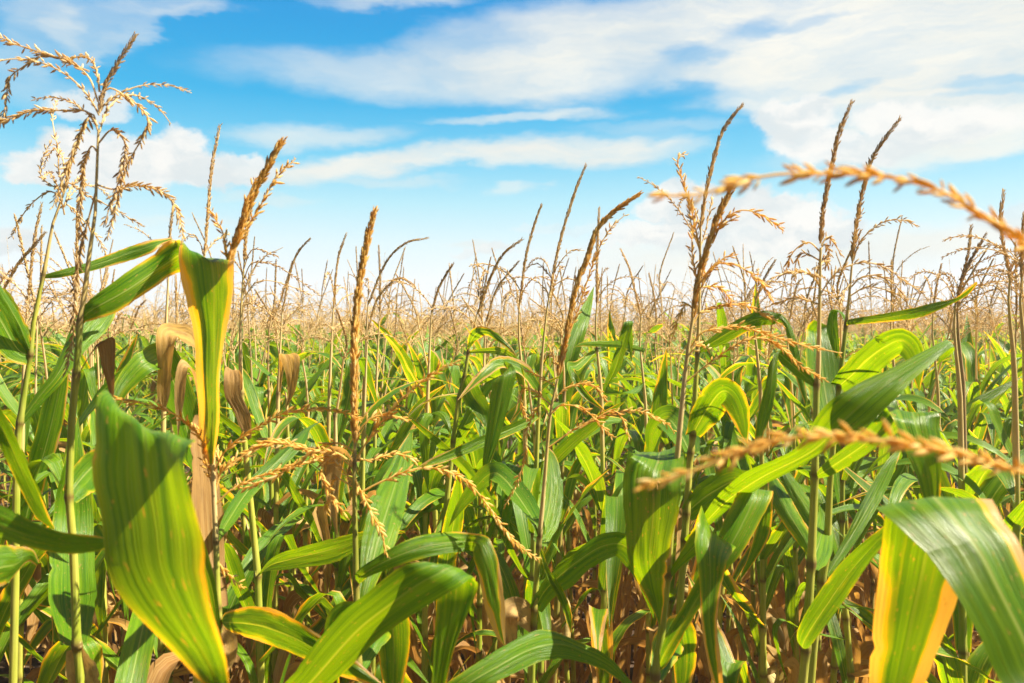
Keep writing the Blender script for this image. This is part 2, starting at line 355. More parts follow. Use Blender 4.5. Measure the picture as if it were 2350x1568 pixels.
# ------------------------------------------------------------------ tassels
def spk_template(sides, rings):
    th = np.arange(sides) * 2 * PI / sides
    v = np.array([[r * math.cos(a), r * math.sin(a), z] for z, r in rings for a in th])
    return v, grid_faces(len(rings), sides, True)
SPK_HI = spk_template(6, [(0, .05), (.14, .085), (.42, .125), (.72, .10), (.92, .045), (1, .012)])
SPK_MD = spk_template(4, [(0, .06), (.4, .17), (1, .02)])
SPK_LO = spk_template(3, [(0, .1), (.45, .19), (1, .03)])
def spikelets(mb, path, dens, L, ang, tpl, rng, t0=0., t1=1., core=.0016, taper=True):
    path = np.asarray(path, float)
    ln = np.linalg.norm(np.diff(path, axis=0), axis=1).sum()
    n = max(3, int(dens * ln * (t1 - t0)))
    fp = catmull(path, 40); T, A, B = frames(fp)
    s = t0 + (t1 - t0) * (np.arange(n) + rng.random(n) * .9) / n; s = np.clip(s, 0, .999)
    if ang > .35:
        gap = np.convolve(rng.random(n + 6), np.ones(4) / 4, 'same')[3:-3]; s = s[gap > .36]; n = len(s)
    i = (s * 39).astype(int); f = (s * 39 - i)[:, None]
    p = fp[i] * (1 - f) + fp[np.minimum(i + 1, 39)] * f
    th = np.arange(n) * 2.4 + rng.random(n) * .8
    rad = np.cos(th)[:, None] * A[i] + np.sin(th)[:, None] * B[i]
    an = np.clip(ang * (1 + .55 * rng.standard_normal(n)), .05, 1.5)[:, None]
    d = nrmz(T[i] * np.cos(an) + rad * np.sin(an) + np.array([0, 0, -.06]))
    sz = L * (1 + .18 * rng.standard_normal(n)); sz = np.clip(sz, L * .55, L * 1.5)
    if taper: sz = sz * np.where(s > .8, 1 - (s - .8) * 1.8, 1)
    q1 = nrmz(np.cross(d, np.array([.3, .5, .8]))); q2 = np.cross(d, q1)
    tv, tf = tpl
    v = p[:, None] + rad[:, None] * core + (tv[None, :, 0:1] * q1[:, None] + tv[None, :, 1:2] * q2[:, None] + tv[None, :, 2:3] * d[:, None]) * sz[:, None, None]
    fc = (tf[None] + (np.arange(n) * len(tv))[:, None, None]).reshape(-1, 4)
    dat = np.stack([np.repeat(rng.random(n)[:, None], len(tv), 1), np.repeat(tv[None, :, 2], n, 0), np.zeros((n, len(tv)))], -1)
    mb.add(v.reshape(-1, 3), fc, dat.reshape(-1, 3))
    tube(mb, fp, np.linspace(core, core * .5, 40), 5, np.repeat([[.7, .2, 0]], 40, 0))
def arch(rng, ln, az, el0, droop, n=9):
    s = np.linspace(0, 1, n); ph = el0 - droop * s ** 1.2; a = az + rng.uniform(-.5, .5) * s
    t = np.stack([np.cos(ph) * np.cos(a), np.cos(ph) * np.sin(a), np.sin(ph)], 1)
    return np.concatenate([[[0, 0, 0]], np.cumsum((t[1:] + t[:-1]) / 2 * ln / (n - 1), axis=0)])
def rand_branch(rng, tpl=SPK_MD, L=.009):
    mb = MB(); spikelets(mb, arch(rng, rng.uniform(.14, .25), 0, R(rng.uniform(45, 75)), R(rng.uniform(50, 140))), 260, L, .42, tpl, rng, .06, 1)
    return mb
def rand_spike(rng, tpl=SPK_MD, full=False):
    """peduncle from the top node at z=0, spike tip at about z=.75"""
    mb = MB(); ln = .85; ped = rng.uniform(.40, .48)
    pth = np.array([[0, 0, 0], [0, 0, ped * .5], [.008, 0, ped], [.03 * rng.uniform(0, 1), 0, ped + .16], [rng.uniform(.02, .13), rng.uniform(-.04, .04), ln]])
    fp = catmull(pth, 30)
    tube(mb, fp, np.linspace(.0045, .0016, 30), 5, np.repeat([[.7, .2, 0]], 30, 0))
    spikelets(mb, fp[int(30 * ped / ln) + 3:], 520, rng.uniform(.009, .012), .22, tpl, rng)
    k = fp[int(30 * ped / ln)]
    if full:
        for j in range(rng.integers(6, 10)):
            b = arch(rng, rng.uniform(.14, .25), rng.uniform(0, 6.3), R(rng.uniform(40, 75)), R(rng.uniform(50, 140))) + k + [0, 0, rng.uniform(-.03, .06)]
            spikelets(mb, b, 220, .009, .42, tpl, rng, .06, 1)
    return mb, ped
SP_POOL = []
for _ in range(7):
    mb, ped = rand_spike(NR); SP_POOL.append((mb.mesh('tassel', M_TAS), ped))
SPF_POOL = [rand_spike(NR, SPK_LO, True)[0].mesh('tassel', M_TAS) for _ in range(8)]
BR_POOL = [rand_branch(NR).mesh('tassel_branch', M_TAS) for _ in range(12)]

# ------------------------------------------------------------------ stalks, ears
def stalk_mesh(mb, path, rads, nodes, ztan, sides=9):
    """path bottom to top, swollen nodes, dry tan above ztan"""
    path = np.asarray(path, float); o = np.argsort(path[:, 2]); path = path[o]; rads = np.asarray(rads)[o]
    z0, z1 = path[0, 2], path[-1, 2]
    zs = sorted(set(list(np.linspace(z0, z1, 40)) + [z for n in nodes for z in (n - .02, n - .007, n, n + .007, n + .02) if z0 < z < z1]))
    zs = np.array(zs); x = np.interp(zs, path[:, 2], path[:, 0]); y = np.interp(zs, path[:, 2], path[:, 1]); r = np.interp(zs, path[:, 2], rads)
    bump = np.zeros_like(zs)
    for n in nodes: bump = np.maximum(bump, np.exp(-((zs - n) / .008) ** 2))
    # each internode is wrapped in a sheath that is a little fuller at its foot
    seg = np.zeros_like(zs)
    for n in nodes: seg = np.where(zs > n, zs - n, seg)
    r = r * (1 + .22 * bump + .10 * np.exp(-seg / .05))
    tan = np.clip((zs - ztan) / .06 + .5, 0, 1)
    tube(mb, np.stack([x, y, zs], 1), r, sides, np.stack([0 * zs, tan, bump], 1))
ST_POOL = []
NODES = [.16, .30, .45, .60, .75, .90, 1.05, 1.21, 1.37, 1.52, 1.65, 1.77, 1.87, 1.96]
for _ in range(6):
    mb = MB(); a, b, c = NR.uniform(-.02, .02, 3)
    z = np.array([0, .5, 1., 1.5, 1.97]); xs = np.array([0, a, b, c, 0])
    stalk_mesh(mb, np.stack([xs, -xs[::-1] * .5, z], 1), [.013, .0125, .011, .009, .0055], NODES, 1.85, 8)
    ST_POOL.append(mb.mesh('stalk', M_STK))
def ear_mesh():
    mb = MB(); n, m = 16, 14; s = np.linspace(0, 1, n); th = np.arange(m) * 2 * PI / m
    L = NR.uniform(.2, .25); r = .026 * np.clip(np.minimum(1, .45 + s * 3.2) * (1 - np.maximum(0, (s - .45) / .55) ** 1.7), .12, 1)
    ph = NR.random() * 6
    rr = r[:, None] * (1 + .09 * np.cos(3 * th + ph + 2 * s[:, None]) + .05 * np.sin(5 * th - 3 * s[:, None]))
    v = np.stack([rr * np.cos(th), rr * np.sin(th), np.broadcast_to(s[:, None] * L, rr.shape)], -1)
    dat = np.stack(np.broadcast_arrays(th[None] / 6.283, s[:, None] * .85, 0 * th[None]), -1)
    mb.add(v.reshape(-1, 3), grid_faces(n, m, True), dat.reshape(-1, 3))
    for j in range(5):                                   # loose husk ends and dry silk at the tip
        a = j * 1.3 + ph; d = np.array([math.cos(a), math.sin(a), 0])
        c = np.array([[0, 0, L * .72], [0, 0, L * .9], [0, 0, L * 1.02], [0, 0, L * NR.uniform(1.08, 1.25)]]) + d * np.array([[.019], [.014], [.012], [NR.uniform(.01, .045)]])
        c = catmull(c, 8); sd_ = np.array([-d[1], d[0], 0]); w = (np.array([1, 1, .95, .85, .7, .5, .3, .08]) * .012)[:, None]
        blade(mb, c - sd_ * w, c + sd_ * w, NR, .3, .1, 4)
    tube(mb, np.array([[0, 0, -.06], [0, 0, -.02], [0, 0, .02]]), [.007, .009, .012], 7, np.repeat([[.5, .3, 0]], 3, 0))
    return mb.mesh('ear', M_HUSK)
EAR_POOL = [ear_mesh() for _ in range(5)]

# ------------------------------------------------------------------ plant assembly
def link(name, me, parent=None, loc=(0, 0, 0), rot=(0, 0, 0), sc=1.):
    o = bpy.data.objects.new(name, me); COL.objects.link(o)
    if parent: o.parent = parent
    o.location = loc; o.rotation_euler = rot
    o.scale = (sc, sc, sc) if not isinstance(sc, tuple) else sc
    return o
def root(label, loc, group, rot=0.):
    o = link('corn_plant', None, None, loc, (0, 0, rot)); o.empty_display_size = .1
    o['label'] = label; o['category'] = 'corn plant'; o['group'] = group
    return o
def path_at(pts, z):
    p = np.asarray(pts); o = np.argsort(p[:, 2]); p = p[o]
    return np.array([np.interp(z, p[:, 2], p[:, 0]), np.interp(z, p[:, 2], p[:, 1]), z])
def lower_growth(rt, at, ztop, rng, az0, dens=1.):
    """leaves and ear on the nodes below ztop"""
    k = 0
    for z in NODES:
        if z > ztop: break
        k += 1
        if rng.random() > dens: continue
        a = az0 + (k % 2) * PI + rng.normal(0, .35)
        if z < 1.1: kind = 'd'
        elif z < 1.3: kind = 'd' if rng.random() < .4 else 'y'
        else: kind = rng.choice(['g', 'n', 'y', 'd'], p=[.46, .36, .11, .07])
        if z > 1.75 and kind != 'd': kind = 't'
        me = POOL[kind][rng.integers(len(POOL[kind]))]
        link('leaf', me, rt, at(z), (rng.normal(0, .06), rng.normal(0, .08), a), rng.uniform(.85, 1.15))
        if 1.15 < z < 1.9 and rng.random() < .55:
            kk_ = rng.choice(['g', 'n', 'y'], p=[.4, .5, .1]); me = POOL[kk_][rng.integers(len(POOL[kk_]))]
            link('leaf', me, rt, at(z - .06), (rng.normal(0, .1), rng.normal(0, .12), a + rng.uniform(1, 2.4)), rng.uniform(.6, .95))
        if kind == 'd' and rng.random() < .5:
            me = POOL['d'][rng.integers(len(POOL['d']))]
            link('leaf', me, rt, at(z - .04), (rng.normal(0, .2), rng.normal(0, .2), a + rng.uniform(1, 5)), rng.uniform(.6, .95))
    if ztop > .9 and rng.random() < .95:
        a = az0 + rng.uniform(0, 6.3); p = at(rng.uniform(.75, 1.2)) + .03 * np.array([math.cos(a), math.sin(a), 0])
        tilt = rng.choice([R(150), R(165), R(25), R(120)])
        link('ear', EAR_POOL[rng.integers(len(EAR_POOL))], rt, p, (0, tilt, a), rng.uniform(.9, 1.1))

HEROES = []
HG = 'corn plants along the near edge of the field'
def hero(label, stalk, leaves=(), spike=None, branches=(), low=None, thick=.011, spl=.011, sdens=520, nbr=0, full=False, ztan=None, group=HG, bl=.0095, bdens=230):
    """stalk: (x, y, depth, radius mm) from the top downwards, read off the photograph and set at a real distance"""
    rng = np.random.default_rng(len(HEROES) + 100)
    pts = [P(x, y, d) for x, y, d, r in stalk]; rad = [r / 1150 for *_, r in stalk]
    p = pts[-1]; q = pts[-2]; sl_ = np.clip((p - q)[:2] / max(abs((p - q)[2]), .05), -.12, .12)
    for z in (p[2] * .6, 0.):
        if z < p[2] - .05: pts.append(np.array([p[0] + sl_[0] * (p[2] - z) * .4, p[1] + sl_[1] * (p[2] - z) * .4, z])); rad.append(max(rad[-1], .0105 if z > 0 else .0125))
    base = pts[-1].copy(); base[2] = 0
    HEROES.append(base)
    rt = root(label, base, group)
    d0 = stalk[0][2]
    lz = [P((l[1][0][0]), l[1][0][1], l[1][0][4] if l[0] == 'E' else l[1][0][2])[2] for l in leaves]
    if low is None: low = (H - .428 * d0 - .36) if d0 < 1.9 else 1.85
    zt = ztan if ztan is not None else (max(lz) if lz else min(1.95, pts[0][2] - .2))
    nodes = [z for z in NODES if z < low] + lz
    mb = MB(); stalk_mesh(mb, pts, rad, nodes, zt, 10); link('stalk', mb.mesh('stalk', M_STK, base), rt)
    for l in leaves:
        mb = MB()
        if l[0] == 'E':
            _, sec, mt = l[:3]; vf = l[3] if len(l) > 3 else .10; rf = l[4] if len(l) > 4 else .03
            arr = []
            for xl, yl, xr, yr, d, *dd in sec:
                h = (dd[0] if dd else 0) / 2
                arr.append(np.concatenate([P(xl, yl, d - h), P(xr, yr, d + h)]))
            arr = np.array(arr); mid = (arr[:, :3] + arr[:, 3:]) / 2
            c = catmull(np.hstack([mid, arr]), 64)
            blade(mb, c[:, 3:6], c[:, 6:9], rng, vf, rf, 19)
        else:
            _, pth, wd, roll, mt = l[:5]; vf = l[5] if len(l) > 5 else .15; rf = l[6] if len(l) > 6 else .05
            c = catmull([P(*a) for a in pth], 44); t = nrmz(np.gradient(c, axis=0))
            vd = nrmz(c - np.array([0, 0, H])); a0 = nrmz(np.cross(t, vd)); a1 = np.cross(t, a0)
            s = np.linspace(0, 1, 44); ro = np.radians(np.interp(s, np.linspace(0, 1, len(roll)), roll))[:, None]
            a = a0 * np.cos(ro) + a1 * np.sin(ro); w = (wd * wprof(s))[:, None] / 2
            blade(mb, c - a * w, c + a * w, rng, vf, rf, 9)
        link('leaf', mb.mesh('leaf', MATS[mt], base), rt)
    k = [0]
    lower_growth(rt, lambda z: path_at(pts, z) - base, low, rng, rng.uniform(0, 6.3))
    if spike:
        near = d0 < 2.0; tpl = SPK_HI if near else SPK_MD
        sp = np.array([P(*(a if len(a) > 2 else (*a, d0))) for a in spike])
        mb = MB(); spikelets(mb, sp, sdens * 1.25, spl, .21, tpl, rng, core=.0022)
        mt_ = M_GOLD if spl > .013 else M_TAS
        tz = link('tassel', mb.mesh('tassel', mt_, base), rt)
        for b in branches:
            bp = np.array([P(*(a if len(a) > 2 else (*a, d0))) for a in b])
            if len(b[0]) < 3:                       # free depth: let the branch lean a little towards or away from the viewer
                bp[:, 1] += np.linspace(0, 1, len(bp)) ** 1.4 * rng.uniform(-.05, .08)
            mb = MB(); spikelets(mb, bp, bdens, bl * 1.1, .46, tpl, rng, .14, 1)
            link('tassel_branch', mb.mesh('tassel_branch', mt_, base), tz)
        for j in range(nbr):
            link('tassel_branch', BR_POOL[rng.integers(len(BR_POOL))], tz, sp[0] - base + [0, 0, rng.uniform(-.05, .05)], (0, 0, rng.uniform(0, 6.3)), rng.uniform(.75, 1.1))
    return rt

# ------------------------------------------------------------------ ground and litter
def ground():
    mb = MB(); n = 120
    r = np.concatenate([np.linspace(0, 14, 90), np.geomspace(15, 2500, 31)[1:]])
    th = np.arange(n) * 2 * PI / n
    x = r[:, None] * np.cos(th); y = r[:, None] * np.sin(th)
    z = (.02 * np.sin(x * 7.1 + 1.3 * np.sin(y * 3)) * np.sin(y * 6.3) + .012 * np.sin(x * 23 + y * 9)) * (r[:, None] < 14.5)
    z = z - .02
    mb.add(np.stack([x, y, z], -1).reshape(-1, 3), grid_faces(len(r), n, True), np.zeros((len(r) * n, 3)))
    o = link('ground', mb.mesh('ground', M_SOIL)); o['kind'] = 'structure'
    o['label'] = 'dark crumbly soil between the corn rows'; o['category'] = 'ground'
    mb = MB(); rng = np.random.default_rng(5)
    for i in range(2600):
        y = rng.uniform(1.0, 13); x = rng.uniform(-.75, .75) * (y + .5)
        leaf_arr(rng, rng.uniform(.06, .45), rng.uniform(.008, .045), R(rng.uniform(-6, 22)), R(rng.uniform(-25, 10)), .5, .4, rng.uniform(-1.5, 1.5), rng.uniform(-1.5, 1.5), 7, 3, .15, .5, rng.random(), mb, 0, (x, y, rng.uniform(.005, .05)), rz(rng.uniform(0, 6.3)))
    o = link('leaf_litter', mb.mesh('leaf_litter', M_DRY)); o['kind'] = 'stuff'
    o['label'] = 'tan dry leaf scraps scattered over the dark soil'; o['category'] = 'leaf litter'
ground()

# ------------------------------------------------------------------ plants traced along the near edge of the field
hero('tall left corn plant with arched yellow-green leaf and wide drooping tassel',
  [(226, 300, 1.3, 2.2), (218, 505, 1.3, 3), (204, 593, 1.3, 4), (190, 702, 1.3, 4.6), (183, 744, 1.3, 6), (176, 857, 1.3, 6.2), (165, 955, 1.3, 6.5), (158, 1140, 1.3, 7), (169, 1263, 1.3, 7.2), (176, 1474, 1.3, 7.6), (186, 1568, 1.3, 8)],
  [('E', [(183, 735, 186, 748, 1.30), (188, 715, 197, 740, 1.30), (205, 688, 225, 733, 1.3), (281, 633, 281, 712, 1.32), (352, 584, 352, 665, 1.36), (389, 554, 410, 630, 1.38, .04), (399, 553, 470, 612, 1.34, -.08), (410, 563, 535, 607, 1.27, -.06), (418, 600, 543, 609, 1.24, -.085), (436, 688, 537, 680, 1.23, -.085), (450, 786, 526, 769, 1.23, -.085), (454, 874, 515, 874, 1.23, -.085), (461, 979, 508, 962, 1.23, -.085), (478, 1066, 490, 1066, 1.23)], 'b', .12, .02),
   ('C', [(158, 1142, 1.3), (185, 1105, 1.33), (225, 1065, 1.38), (270, 1050, 1.42), (300, 1120, 1.44)], .06, [25, 30, 40], 'g'),
   ('C', [(172, 1480, 1.3), (165, 1330, 1.42), (168, 1180, 1.5), (172, 1060, 1.5), (178, 960, 1.52)], .075, [5, 10, 25], 'g'),
   ('E', [(178, 862, 184, 855, 1.3), (198, 826, 208, 816, 1.32), (216, 796, 240, 782, 1.34), (226, 800, 263, 778, 1.34), (232, 842, 265, 832, 1.34), (247, 888, 263, 900, 1.34), (256, 930, 259, 930, 1.34)], 'd', .15, .05),
   ('C', [(172, 1490, 1.3), (200, 1600, 1.3), (150, 1700, 1.3)], .05, [30, 40], 'd')],
  [(228, 260), (238, 208), (262, 160), (312, 79)],
  [[(225, 235), (205, 180), (165, 145), (120, 130), (75, 117), (35, 104), (0, 92), (-60, 110), (-110, 170)],
   [(228, 225), (252, 203), (292, 225), (325, 252), (338, 280), (315, 325), (285, 375), (266, 432), (250, 490), (232, 545)],
   [(226, 330), (258, 300), (290, 330), (282, 400), (262, 470), (248, 520)],
   [(222, 425), (262, 436), (312, 428), (365, 438), (400, 464), (420, 510), (429, 552)],
   [(224, 290), (200, 258), (150, 258), (90, 262), (38, 285), (0, 312), (-40, 350)],
   [(224, 300), (212, 262), (190, 300), (172, 345), (155, 395), (142, 430), (128, 480)],
   [(223, 350), (205, 335), (180, 372), (165, 420), (150, 480), (138, 540)],
   [(205, 165), (110, 128), (48, 158), (20, 185), (14, 235), (3, 285)],
   [(220, 440), (207, 480), (182, 560), (166, 620), (153, 690), (143, 770), (117, 862)]],
  bl=.0108, bdens=480, thick=.01, spl=.009, nbr=5)
hero('far left corn plant with thin yellow leaf crossing the sky and curly tassel',
  [(148, 440, 1.62, 2.2), (123, 505, 1.62, 3), (100, 632, 1.62, 4.5), (75, 751, 1.62, 5), (70, 815, 1.62, 5.5), (52, 927, 1.62, 6.5), (42, 997, 1.62, 7.5), (38, 1100, 1.62, 8), (36, 1300, 1.62, 8.5), (30, 1568, 1.62, 9)],
  [('E', [(99, 632, 101, 641, 1.62), (140, 620, 142, 638, 1.62), (197, 604, 200, 626, 1.64), (281, 572, 288, 603, 1.68), (340, 553, 350, 581, 1.7), (369, 549, 372, 564, 1.72), (392, 546, 394, 554, 1.74)], 'y', .12, .02),
   ('E', [(36, 974, 48, 982, 1.62), (80, 905, 105, 918, 1.64), (116, 857, 150, 868, 1.66), (145, 790, 197, 799, 1.7), (180, 712, 246, 758, 1.76), (228, 680, 271, 706, 1.8), (262, 668, 273, 685, 1.84)], 'g', .25, .03),
   ('E', [(66, 815, 74, 803, 1.62), (35, 774, 46, 720, 1.58), (0, 704, 0, 646, 1.52), (-40, 640, -30, 575, 1.48), (-90, 600, -84, 540, 1.44), (-130, 590, -128, 580, 1.42)], 'n', .2, .03),
   ('C', [(70, 818, 1.62), (40, 800, 1.6), (0, 730, 1.58), (-30, 690, 1.56), (-70, 760, 1.5)], .075, [10, 20, 10], 'g')],
  [(148, 440), (160, 385), (178, 330), (195, 285)],
  [[(147, 440), (130, 395), (120, 340), (100, 290), (85, 250), (81, 206)], [(146, 440), (105, 420), (80, 395), (76, 355), (85, 310)],
   [(142, 455), (110, 440), (70, 460), (35, 492), (0, 540)], [(135, 480), (150, 470), (175, 500), (200, 540), (215, 590)], [(146, 445), (155, 420), (200, 450), (250, 475), (325, 520)]],
  bl=.0095, bdens=320, spl=.009, nbr=4)
hero('left foreground corn plant with very broad hanging green leaf and thick golden spike',
  [(524, 610, 1.25, 2.2), (505, 800, 1.25, 2.8), (488, 1060, 1.25, 4), (495, 1230, 1.25, 4.6), (500, 1390, 1.25, 5.5), (506, 1480, 1.25, 6.2), (508, 1568, 1.25, 7)],
  [('E', [(502, 1480, 510, 1470, 1.24), (468, 1330, 490, 1318, 1.17), (398, 1140, 428, 1128, 1.08), (325, 990, 398, 1030, .97), (250, 928, 428, 1034, .84), (222, 913, 446, 1028, .735, -.085), (213, 960, 455, 1072, .712, -.10), (214, 1017, 462, 1110, .703, -.10), (221, 1098, 468, 1165, .695, -.10), (236, 1186, 474, 1228, .685, -.09), (262, 1300, 474, 1316, .67, -.08), (340, 1425, 495, 1410, .655, -.08), (415, 1515, 514, 1480, .65, -.08), (470, 1575, 525, 1555, .645), (527, 1660, 534, 1660, .64)], 'g', .10, .025),
   ('E', [(507, 1425, 512, 1432, 1.25), (520, 1405, 524, 1452, 1.23), (597, 1392, 598, 1478, 1.18), (667, 1420, 690, 1509, 1.14), (748, 1470, 760, 1547, 1.12), (812, 1515, 818, 1566, 1.1), (890, 1580, 892, 1586, 1.1)], 'g', .12, .03),
   ('E', [(506, 1690, 514, 1700, 1.22), (570, 1640, 640, 1700, 1.12), (654, 1568, 745, 1592, 1.05), (762, 1432, 860, 1480, .98), (832, 1369, 942, 1417, .95), (915, 1305, 1012, 1373, .93), (960, 1288, 1062, 1343, .93), (983, 1286, 1090, 1322, .95), (990, 1296, 1095, 1328, 1.0), (1000, 1370, 1096, 1352, 1.03), (998, 1440, 1080, 1396, 1.03), (994, 1520, 1049, 1472, 1.03), (990, 1610, 1024, 1570, 1.03), (1004, 1720, 1000, 1720, 1.03)], 'g', .1, .035),
   ('E', [(497, 1240, 501, 1244, 1.26), (515, 1180, 540, 1200, 1.32), (562, 1110, 592, 1128, 1.42), (640, 1036, 690, 1030, 1.52), (690, 990, 715, 985, 1.6), (740, 965, 744, 965, 1.66)], 'n', .12, .03),
   ('C', [(508, 1440, 1.25), (525, 1480, 1.24), (520, 1530, 1.22), (505, 1560, 1.2)], .03, [0, 60], 'd'),
   ('C', [(503, 1395, 1.25), (480, 1280, 1.3), (470, 1100, 1.34), (460, 1000, 1.36), (468, 960, 1.38), (490, 1050, 1.4)], .05, [20, 30], 'd')],
  [(522, 620), (545, 540), (575, 460), (605, 400), (648, 322)],
  [[(526, 600), (560, 530), (590, 470), (622, 400), (662, 350)], [(523, 615), (518, 550), (503, 510), (492, 486)], [(530, 590), (560, 520), (575, 460), (598, 415)],
   [(488, 1100), (470, 1020), (430, 965), (380, 935), (320, 918), (268, 912)], [(494, 1160), (530, 1125), (575, 1105), (633, 1084), (703, 1066), (773, 1038)],
   [(489, 1090), (520, 1035), (580, 990), (668, 945), (773, 938), (840, 958)], [(490, 1130), (478, 1080), (470, 1050), (480, 1010)],
   [(491, 1140), (510, 1080), (560, 1045), (610, 1020), (660, 1025), (700, 1050), (740, 1090)], [(490, 1140), (500, 1090), (488, 1050), (450, 1010), (400, 985)], [(498, 1290), (515, 1330), (532, 1375)]],
  spl=.0145, sdens=900, bl=.011, bdens=330)
hero('slender corn plant with arching tassel arms just behind the arched yellow-green leaf',
  [(562, 585, 2.1, 2), (555, 680, 2.1, 3), (552, 737, 2.1, 4), (552, 857, 2.1, 6), (560, 1000, 2.1, 8), (577, 1175, 2.1, 9), (592, 1323, 2.1, 10), (600, 1568, 2.1, 10)],
  [('E', [(591, 1325, 594, 1318, 2.1), (615, 1312, 622, 1285, 2.05), (665, 1308, 655, 1266, 2.0), (773, 1288, 715, 1248, 1.95), (826, 1260, 826, 1221, 1.92), (890, 1232, 885, 1215, 1.9), (930, 1224, 930, 1220, 1.88)], 'g', .15, .03),
   ('E', [(552, 905, 557, 897, 2.1), (538, 862, 556, 868, 2.05), (519, 846, 548, 852, 2.0), (514, 872, 553, 874, 1.97), (516, 912, 552, 902, 1.96), (538, 950, 562, 925, 1.96), (550, 982, 576, 957, 1.96), (570, 1012, 578, 1005, 1.96)], 'd', .12, .05)],
  [(560, 600), (566, 530), (578, 470), (600, 400)],
  [[(559, 620), (575, 583), (598, 575), (650, 595)], [(557, 690), (585, 650), (620, 645), (668, 660), (707, 677)], [(560, 640), (580, 605), (633, 610), (703, 656), (738, 681)], [(558, 680), (572, 630), (600, 590), (640, 565)], [(558, 700), (590, 700), (630, 730), (650, 760)]], low=1.6)
hero('corn plant with a long thin straight brown spike beside the left cumulus cloud',
  [(470, 580, 1.9, 2), (463, 800, 1.95, 4), (455, 1100, 2.0, 8), (452, 1400, 2.0, 9)], [('E', [(461, 805, 457, 815, 1.95), (436, 752, 446, 800, 1.9), (400, 745, 416, 785, 1.86), (366, 752, 408, 778, 1.82), (359, 790, 403, 792, 1.8), (361, 850, 394, 850, 1.8), (360, 905, 390, 905, 1.8), (374, 945, 378, 946, 1.8)], 'd', .12, .05), ('E', [(459, 930, 456, 938, 1.96), (440, 850, 452, 880, 1.9), (418, 825, 440, 850, 1.86), (405, 850, 432, 850, 1.84), (400, 910, 425, 905, 1.83), (405, 960, 416, 958, 1.83), (408, 1000, 410, 1000, 1.83)], 'd', .15, .06), ('C', [(456, 1080, 2.0), (390, 850, 1.9), (345, 830, 1.8), (290, 880, 1.75), (250, 960, 1.7), (225, 1000, 1.68)], .075, [30, 20, 30, 40], 'g')],
  [(470, 585), (478, 480), (487, 380), (505, 288)], [[(470, 600), (460, 560), (440, 540), (420, 560)], [(471, 580), (490, 550), (510, 530)]], spl=.009, sdens=480, low=1.6)
hero('centre-left corn plant with thick upright golden spike and long drooping tassel branches',
  [(815, 1010, 1.22, 2.6), (812, 1130, 1.22, 3.8), (815, 1193, 1.22, 4.6), (817, 1333, 1.22, 5.2), (820, 1450, 1.22, 6.5), (822, 1568, 1.22, 7)],
  [('E', [(816, 1338, 822, 1344, 1.22), (822, 1309, 850, 1324, 1.2), (903, 1256, 903, 1305, 1.2), (973, 1228, 990, 1279, 1.22), (1040, 1221, 1062, 1268, 1.26), (1072, 1224, 1080, 1266, 1.27), (1112, 1229, 1085, 1268, 1.25), (1127, 1245, 1086, 1285, 1.24), (1145, 1292, 1097, 1318, 1.23), (1158, 1380, 1114, 1404, 1.22), (1160, 1450, 1138, 1460, 1.22), (1160, 1482, 1156, 1483, 1.22)], 'c', .1, .03),
   ('E', [(818, 1720, 828, 1735, 1.22), (900, 1640, 950, 1690, 1.2), (1022, 1568, 1105, 1585, 1.2), (1113, 1509, 1184, 1546, 1.22), (1184, 1467, 1247, 1518, 1.25), (1254, 1444, 1307, 1515, 1.28), (1325, 1471, 1360, 1529, 1.3), (1395, 1506, 1400, 1549, 1.32), (1451, 1568, 1440, 1578, 1.33), (1490, 1610, 1486, 1612, 1.33)], 'n', .12, .035),
   ('C', [(822, 1520, 1.24), (860, 1430, 1.32), (890, 1410, 1.4), (903, 1480, 1.42), (900, 1650, 1.42)], .07, [40, 10, 5], 'n'),
   ('E', [(814, 1440, 824, 1430, 1.23), (824, 1330, 868, 1330, 1.27), (834, 1215, 910, 1240, 1.34), (862, 1130, 932, 1160, 1.42), (893, 1070, 943, 1085, 1.5), (915, 1030, 946, 1035, 1.55), (940, 994, 948, 994, 1.6)], 'g', .12, .03),
   ('E', [(812, 1062, 815, 1070, 1.23), (790, 1030, 800, 1048, 1.26), (746, 1032, 790, 1040, 1.28), (742, 1090, 783, 1085, 1.28), (752, 1160, 775, 1155, 1.28), (772, 1228, 775, 1228, 1.28)], 'd', .14, .06),
   ('C', [(820, 1470, 1.22), (800, 1420, 1.25), (780, 1440, 1.26), (770, 1560, 1.25)], .05, [40, 20], 'g')],
  [(815, 1020), (813, 900), (815, 740), (835, 590), (848, 530), (860, 484)],
  [[(813, 1140), (880, 1105), (960, 1078), (1020, 1085), (1070, 1112), (1110, 1160), (1145, 1215), (1190, 1270), (1240, 1309)], [(812, 1090), (825, 1120), (850, 1165), (878, 1217), (894, 1272)],
   [(814, 1060), (867, 980), (938, 902), (1008, 850), (1056, 828)], [(815, 1000), (850, 962), (890, 955), (936, 968)], [(813, 1070), (775, 1040), (720, 1030), (640, 1012), (590, 1030), (545, 1068)],
   [(813, 1075), (765, 1048), (738, 1085), (765, 1140), (800, 1182)], [(814, 1050), (845, 1060), (900, 1050), (950, 1075)], [(814, 1040), (780, 1020), (740, 1025), (700, 1050), (640, 1090), (540, 1135)], [(813, 1110), (790, 1085), (770, 1060), (758, 1050)], [(812, 1120), (770, 1100), (755, 1140), (745, 1185)]],
  spl=.014, sdens=900, bl=.011, bdens=340)
